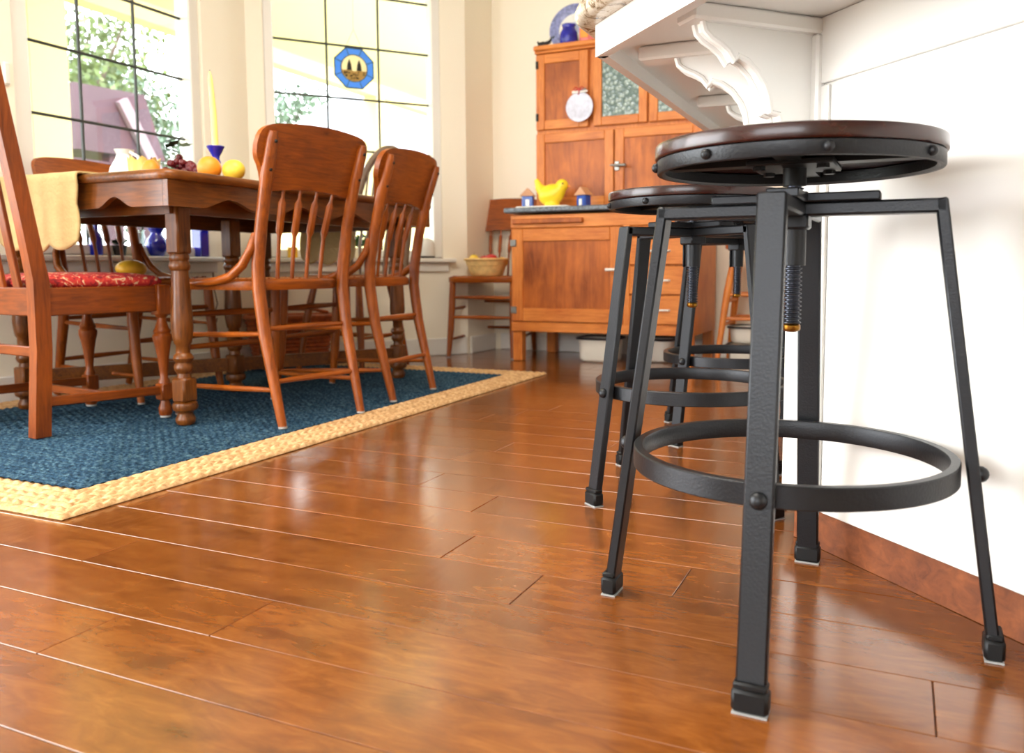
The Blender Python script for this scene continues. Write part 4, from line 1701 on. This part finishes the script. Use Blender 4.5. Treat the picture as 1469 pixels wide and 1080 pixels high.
MB().tube([(-.2, 0, .23), (-.19, 0, .26), (-.12, 0, .275), (0, 0, .28), (.12, 0, .275), (.19, 0, .26), (.2, 0, .23)], .008, 8).obj('handle', wickerm, wb_)

# fruit bowl on the corner chair
bz = 0.4545
bl = thing('fruit_bowl', 'pale woven bowl standing on the spindle chair beside the oak hutch', 'bowl', (-2.135, 4.07, bz))
prof = [(.085, 0), (.092, .006), (.100, .03), (.106, .05), (.108, .056), (.112, .058), (.118, .085), (.121, .093), (.116, .094), (.106, .06), (.09, .02), (.05, .012)]
MB().lathe(prof, n=40).obj('body', basketm, bl)
rimp = [(.121 * math.cos(2 * math.pi * i / 40), .121 * math.sin(2 * math.pi * i / 40), .092) for i in range(41)]
MB().tube(rimp, .007, 8).obj('rim', basketm, bl)
FB = 'fruit in the pale woven bowl'
fruit('apple', 'larger shiny red apple beside the lemon in the pale bowl', (-2.10, 4.06, bz + .050), (.04, .04, .037), red, group=FB)
fruit('apple', 'smaller shiny red apple beside the pear in the pale bowl', (-2.165, 4.10, bz + .045), (.038, .038, .035), red, group=FB)
fruit('pear', 'yellow pear in the pale woven bowl', (-2.20, 4.04, bz + .050), (.032, .030, .035), yellow, group=FB)
fruit('lemon', 'yellow lemon in the pale woven bowl beside the apples', (-2.06, 4.11, bz + .045), (.036, .028, .030), yellow, group=FB)

# ------------------------------------------------------------------ hoosier cabinet (oak hutch)
HX, HY = -1.91, 3.93
hc = thing('oak_hutch', 'orange oak kitchen hutch with glass doors and slate counter against the wall', 'hutch', (HX, HY, 0))
HWd, HDp = 0.985, 0.52
mb = MB()
mb.box((HWd / 2, HDp / 2 + .006, .468), (HWd, HDp - .012, .617))
mb.obj('base_carcass', hoo_z, hc, smooth=False)
for x in (.029, HWd - .029):
    for y in (.03, HDp - .03):
        MB().box((x, y, .08), (.055, .055, .16), .004).obj('leg', hoo_z, hc, smooth=False)


def panel_door(parent, name, x0, x1, z0, z1, y, st, pm, th=.02, panes=None, st_b=None):
    """frame-and-panel door, front face at y (towards -y)"""
    d = bpy.data.objects.new(name, None)
    COL.objects.link(d)
    d.parent = parent
    sb = st_b or st
    yc = y + th / 2
    for xa in (x0 + st / 2, x1 - st / 2):
        MB().box((xa, yc, (z0 + z1) / 2), (st, th, z1 - z0), .003).obj('stile', hoo_z, d, smooth=False)
    for za, hh_ in ((z0 + sb / 2, sb), (z1 - st / 2, st)):
        MB().box(((x0 + x1) / 2, yc, za), (x1 - x0 - 2 * st, th, hh_), .003).obj('rail', hoo_x, d, smooth=False)
    MB().box(((x0 + x1) / 2, yc + .004, (z0 + z1) / 2 + (sb - st) / 2), (x1 - x0 - 2 * st + .006, th * .4, z1 - z0 - st - sb + .006)).obj('glass_pane' if pm is frost else 'panel', pm, d, smooth=False)
    return d


def lever(parent, x, y, z, sgn=-1):
    m = MB().box((x, y - .004, z), (.026, .008, .05), .003)
    m.obj('latch_plate', chrome, parent, smooth=False)
    m = MB().tube([(x, y - .008, z), (x, y - .026, z)], .008, 10)
    m.tube([(x - sgn * .03, y - .026, z + .003), (x + sgn * .02, y - .027, z), (x + sgn * .055, y - .028, z)], [.005, .0075, .0085], 10)
    m.obj('latch_lever', porcelain if sgn < 0 else chrome, parent)


# base: face frame, door, drawers
MB().box((HWd / 2, -.002, .185), (HWd, .016, .05), .003).obj('bottom_rail', hoo_x, hc, smooth=False)
MB().box((HWd / 2, -.002, .742), (HWd, .016, .068), .003).obj('top_rail', hoo_x, hc, smooth=False)
MB().box((.645, -.002, .46), (.035, .016, .51), .003).obj('middle_stile', hoo_z, hc, smooth=False)
MB().box((HWd - .016, -.002, .46), (.032, .016, .51), .003).obj('end_stile', hoo_z, hc, smooth=False)
d = panel_door(hc, 'door', .006, .625, .216, .704, -.014, .066, hoop_z, st_b=.07)
for z in (.63, .275):
    MB().box((.018, -.018, z), (.034, .008, .036), .002).obj('hinge', chrome, d, smooth=False)
lever(d, .60, -.014, .488)
MB().box((.215, -.016, .742), (.40, .03, .026), .004).obj('cutting_board', hoop_z, hc, smooth=False)
for z0, z1 in ((.655, .704), (.512, .648), (.365, .505), (.216, .358)):
    dr = MB().box((.81, -.006, (z0 + z1) / 2), (.292, .02, z1 - z0), .004).obj('drawer', hoo_x, hc, smooth=False)
    MB().tube([(.75, -.018, (z0 + z1) / 2), (.755, -.032, (z0 + z1) / 2), (.865, -.032, (z0 + z1) / 2), (.87, -.018, (z0 + z1) / 2)], .005, 8).obj('pull', porcelain, dr)
mb = MB().box((HWd / 2, HDp / 2 - .045, .801), (HWd + .055, HDp - .005, .026), .006)
mb.obj('slate_counter', slate, hc, smooth=False, label='speckled blue grey counter slab')
# upper cabinet
UY = .225
UX0 = .045
UX1 = HWd - .01
mb = MB()
mb.box(((UX0 + UX1) / 2, (UY + HDp) / 2 + .008, 1.255), (UX1 - UX0, HDp - UY - .016, .866))
mb.obj('upper_carcass', hoo_z, hc, smooth=False)
uw = UX1 - UX0
mid = UX0 + uw * .49
panel_door(hc, 'door', UX0 + .004, mid - .004, .832, 1.230, UY - .008, .05, hoop_z)
d2 = panel_door(hc, 'door', mid + .004, UX1 - .004, .832, 1.230, UY - .008, .05, hoop_z)
lever(d2, mid + .018, UY - .008, 1.035, 1)
d3 = panel_door(hc, 'door', UX0 + .004, UX0 + .308, 1.252, 1.655, UY - .008, .05, hoop_z)
lever(d3, UX0 + .285, UY - .008, 1.43)
for z in (1.60, 1.32):
    MB().box((UX0 + .012, UY - .011, z), (.014, .010, .04), .002).obj('hinge', iron_d, d3, smooth=False)
panel_door(hc, 'door', UX0 + .338, UX0 + .635, 1.252, 1.655, UY - .008, .046, frost)
panel_door(hc, 'door', UX0 + .645, UX1 - .004, 1.252, 1.655, UY - .008, .046, frost)
mb = MB().box((HWd / 2 + .018, (UY + HDp) / 2 - .012, 1.686), (uw + .010, HDp - UY + .03, .028), .006)
mb.box((HWd / 2 + .018, (UY + HDp) / 2 - .006, 1.667), (uw + .008, HDp - UY + .012, .014), .003)
mb.obj('cornice', hoo_x, hc, smooth=False)

# things on the hutch counter
CZ = .8145
o = MB().box((0, 0, .004), (.29, .15, .008), .003).obj('white_tray', porcelain)
o.location = (HX + .17, HY + .075, CZ)
tag(o, 'low white tray on the slate counter of the hutch', 'tray')
hen = thing('ceramic_hen', 'yellow ceramic hen standing on the white tray of the hutch', 'figurine', (HX + .20, HY + .075, CZ + .008), R(0))
hen.scale = (1.18, 1.18, 1.18)
m = MB()
M = Matrix.Translation((0, 0, .052)) @ Matrix.Rotation(R(-12), 4, 'Y')
m.sphere((0, 0, 0), (.062, .04, .048), 22, 14, M)
m.sphere((.052, 0, .092), (.029, .026, .028), 18, 12)
m.tube([(.02, 0, .055), (.042, 0, .075), (.052, 0, .09)], [.036, .03, .024], 14)
m.tube([(-.03, 0, .06), (-.062, 0, .09), (-.075, 0, .125)], [.032, .02, .010], 14, .6)
m.lathe([(.034, 0), (.036, .006), (.03, .016)], (.005, 0, 0), 20)
body_o = m.obj('body', duckm, hen, angle=180)
md = body_o.modifiers.new('merge', 'REMESH')
md.mode = 'VOXEL'
md.voxel_size = .004
md.use_smooth_shade = True
MB().tube([(.074, 0, .09), (.092, 0, .086)], [.008, .001], 8).obj('beak', orange, hen)
for s in (-1, 1):
    MB().sphere((.064, .0235 * s, .098), .0042, 8, 6).obj('eye', blackm, hen)


def shaker(label, loc, rz, tilt):
    t = thing('house_shaker', label, 'shaker', loc, rz, 'blue house shakers on the hutch')
    t.scale = (1.2, 1.2, 1.2)
    MB().box((0, 0, .026), (.052, .042, .052), .005).obj('body', simple('blue_glaze', rgb(24, 70, 160), rough=.25), t, smooth=False)
    MB().prism([(-.034, .05), (.034, .05), (.0, .085)], .05, (0, 0, 0), (1, 0, 0), (0, 0, 1)).obj('roof', tan_roof, t, smooth=False)
    MB().box((0, -.0215, .02), (.016, .004, .028), .001).obj('door', porcelain, t, smooth=False)


shaker('blue house shaped shaker with tan roof behind the hen tail', (HX + .062, HY + .08, CZ + .008), R(15), 0)
shaker('blue house shaped shaker with tan roof facing the hen beak', (HX + .385, HY + .07, CZ), R(-20), 0)

# things on top of the hutch
TZH = 1.7002
ty = HY + .37
pt = thing('blue_plate', 'large blue and white transferware plate leaning on the wall above the hutch', 'plate', (HX + .18, HY + .455, TZH))
Mp = Matrix.Translation((0, 0, .140)) @ Matrix.Rotation(R(78), 4, 'X')


def ring_profile(mb, prof, M, n=48):
    mb.lathe(prof, n=n, M=M)


m = MB()
ring_profile(m, [(.088, .004), (.10, .010), (.138, .020), (.141, .022), (.141, .024), (.137, .024), (.10, .014), (.088, .009)], Mp)
m.f = [f for f in m.f if len(f) <= 4]
m.obj('rim', simple('blue_transfer_print', rgb(140, 146, 190), rough=.2, var=.35, vscale=60), pt, label='mottled blue plate rim')
m = MB()
ring_profile(m, [(.01, 0), (.08, 0), (.089, .004), (.089, .009), (.08, .006), (.01, .006)], Mp)
m.obj('well', porcelain, pt)
m = MB()
for (cx, cz, r) in ((0, .01, .03), (-.03, -.01, .02), (.03, -.005, .022), (0, -.035, .025)):
    ring_profile(m, [(.001, .0065), (r, .0065), (r, .0072), (.001, .0072)], Mp @ Matrix.Translation((cx, cz, 0)), 16)
m.obj('printed_motif', simple('pale_blue_print', rgb(190, 194, 216), rough=.3), pt, smooth=False)
turned('blue_pitcher', 'cobalt blue stoneware jar in front of the large plate', 'jar', (HX + .21, HY + .30, TZH),
       [(.038, 0), (.046, .01), (.052, .04), (.048, .075), (.036, .095), (.034, .105), (.04, .118), (.036, .118), (.028, .1)], simple('blue_stoneware', rgb(36, 40, 150), rough=.25, var=.4, vscale=30))
t = thing('candle_jar', 'pink candle jar with orange label next to the cobalt jar on the hutch', 'candle', (HX + .315, HY + .30, TZH))
MB().lathe([(.038, 0), (.042, .005), (.042, .10), (.039, .108), (.039, .112), (.032, .112)], n=28).obj('jar', pink, t)
MB().prism([(-.022, .03), (.022, .03), (.022, .075), (-.022, .075)], .003, (0, -.0425, 0), (1, 0, 0), (0, 0, 1)).obj('label', orange, t, smooth=False, label='orange paper label')
turned('cream_jar', 'small cream jar beside the pink candle on the hutch', 'jar', (HX + .395, HY + .30, TZH),
       [(.026, 0), (.03, .005), (.03, .07), (.022, .085), (.024, .095), (.018, .095)], creamw)
pl = thing('ivy_sprig', 'dark green ivy sprig beside the small cream jar on the hutch', 'plant', (HX + .46, HY + .30, TZH))
MB().lathe([(.02, 0), (.024, .03), (.026, .04), (.02, .04)], n=16).obj('pot', blackm, pl)
q = MB()
for i in range(40):
    a = rg.uniform(0, 6.28)
    u = Vector((math.cos(a), math.sin(a), rg.uniform(.1, 1.2))).normalized()
    v = u.orthogonal().normalized()
    c = Vector((0, 0, .04)) + u * rg.uniform(.01, .04)
    q.add([c - u * .012, c + v * .008, c + u * .013, c - v * .008], [(0, 1, 2, 3)])
f = q.obj('foliage', dark_green, pl, smooth=False, recalc=False)
f['kind'] = 'stuff'
t = thing('iron_rooster', 'small black iron animal figure at the corner of the hutch top', 'figurine', (HX + .075, HY + .275, TZH))
m = MB()
m.sphere((-.01, 0, .022), (.03, .014, .018), 14, 10)
m.tube([(.012, 0, .028), (.03, 0, .034), (.04, 0, .048)], [.011, .009, .006], 10)
m.box((-.002, 0, .004), (.055, .022, .008), .002)
m.tube([(-.03, 0, .028), (-.042, 0, .042)], [.008, .004], 8)
m.obj('body', blackm, t)
q = MB().tube([(.036, 0, .046), (.045, 0, .058), (.052, 0, .05), (.058, 0, .062)], .004, 8)
q.obj('crest', dark_green, t)
# small plate hanging from the upper latch
hp = thing('hanging_plate', 'small white saucer hanging by a red ribbon from the hutch latch', 'saucer', (HX + UX0 + .27, HY + UY - .03, 1.352))
Mq = Matrix.Rotation(R(90), 4, 'X')
m = MB()
m.lathe([(.01, -.004), (.045, -.004), (.074, .004), (.077, .007), (.074, .008), (.045, .001), (.01, .001)], n=40, M=Mq)
m.obj('dish', simple('speckled_white_china', rgb(204, 204, 220), rough=.25, var=.12, vscale=50), hp)
m = MB()
m.tube([(-.006, -.008, .066), (0, -.012, .078), (.004, -.014, .092)], .004, 6)
for s in (-1, 1):
    m.tube([(.002, -.016, .092), (.018 * s, -.018, .102), (.032 * s, -.016, .094), (.016 * s, -.018, .086), (.002, -.016, .092)], .0032, 6)
m.obj('ribbon', red, hp, label='red ribbon bow')

# picture frame high on the wall above the hutch
pf = thing('wall_frame', 'oak framed picture on the wall above the hutch', 'picture', (HX + .62, YB, 2.12))
for z in (-.14, .14):
    MB().box((0, -.012, z), (.40, .024, .03), .004).obj('frame_rail', hoo_x, pf, smooth=False)
for x in (-.185, .185):
    MB().box((x, -.012, 0), (.03, .024, .25), .004).obj('frame_stile', hoo_z, pf, smooth=False)
MB().box((0, -.006, 0), (.35, .01, .26)).obj('print', creamw, pf, smooth=False)


# enamel pans under the hutch
def pan(label, loc, rx, ry, h, rz=0):
    t = thing('enamel_pan', label, 'pan', loc, rz, 'white enamel pans on the floor')
    m = MB()
    loft(m, [(-.02, 0), (-.008, .004), (0, .015), (.006, h - .004), (.016, h), (.010, h - .002), (0, h - .01), (-.012, .02), (-.05, .012)], lambda d: rounded_rect(rx + d, ry + d, .05, 5))
    m.obj('body', enamel, t)
    rm = [Vector((x, y, h)) for x, y in rounded_rect(rx + .016, ry + .016, .06, 5)]
    MB().tube(rm + [rm[0]], .006, 8).obj('rim', enamel_rim, t, label='dark enamel rim')


pan('white enamel pan with dark rim on the floor below the hutch door', (-1.46, 4.09, 0), .10, .09, .125)
pan('white enamel pan with dark rim on the floor below the hutch drawers', (-1.19, 4.20, 0), .10, .09, .12)
pan('white enamel pan with dark rim on the floor under the wooden stool', (-.70, 4.26, 0), .10, .09, .10)
pan('white enamel pan stacked upon the one under the wooden stool', (-.70, 4.26, .107), .094, .084, .085)

# wooden stool to the right of the hutch
ws = thing('wooden_stool', 'tall orange wooden stool with splayed legs to the side of the hutch', 'stool', (-.68, 4.24, 0))
MB().lathe([(.10, .585), (.145, .59), (.15, .598), (.15, .612), (.14, .622), (.05, .618)], n=32).obj('seat', hoo_x, ws)
for sx in (-1, 1):
    for sy in (-1, 1):
        MB().tube([(.085 * sx, .085 * sy, .592), (.115 * sx, .115 * sy, .38), (.125 * sx, .13 * sy, .3), (.16 * sx, .16 * sy, 0)], [.014, .02, .018, .013], 10).obj('leg', hoo_z, ws)
for z, k in ((.36, .118), (.24, .132)):
    for s in (-1, 1):
        MB().cyl((-k, k * s, z), (k, k * s, z), .009, n=8).obj('rung', hoo_x, ws)
        MB().cyl((k * s, -k, z - .03), (k * s, k, z - .03), .009, n=8).obj('rung', hoo_x, ws)
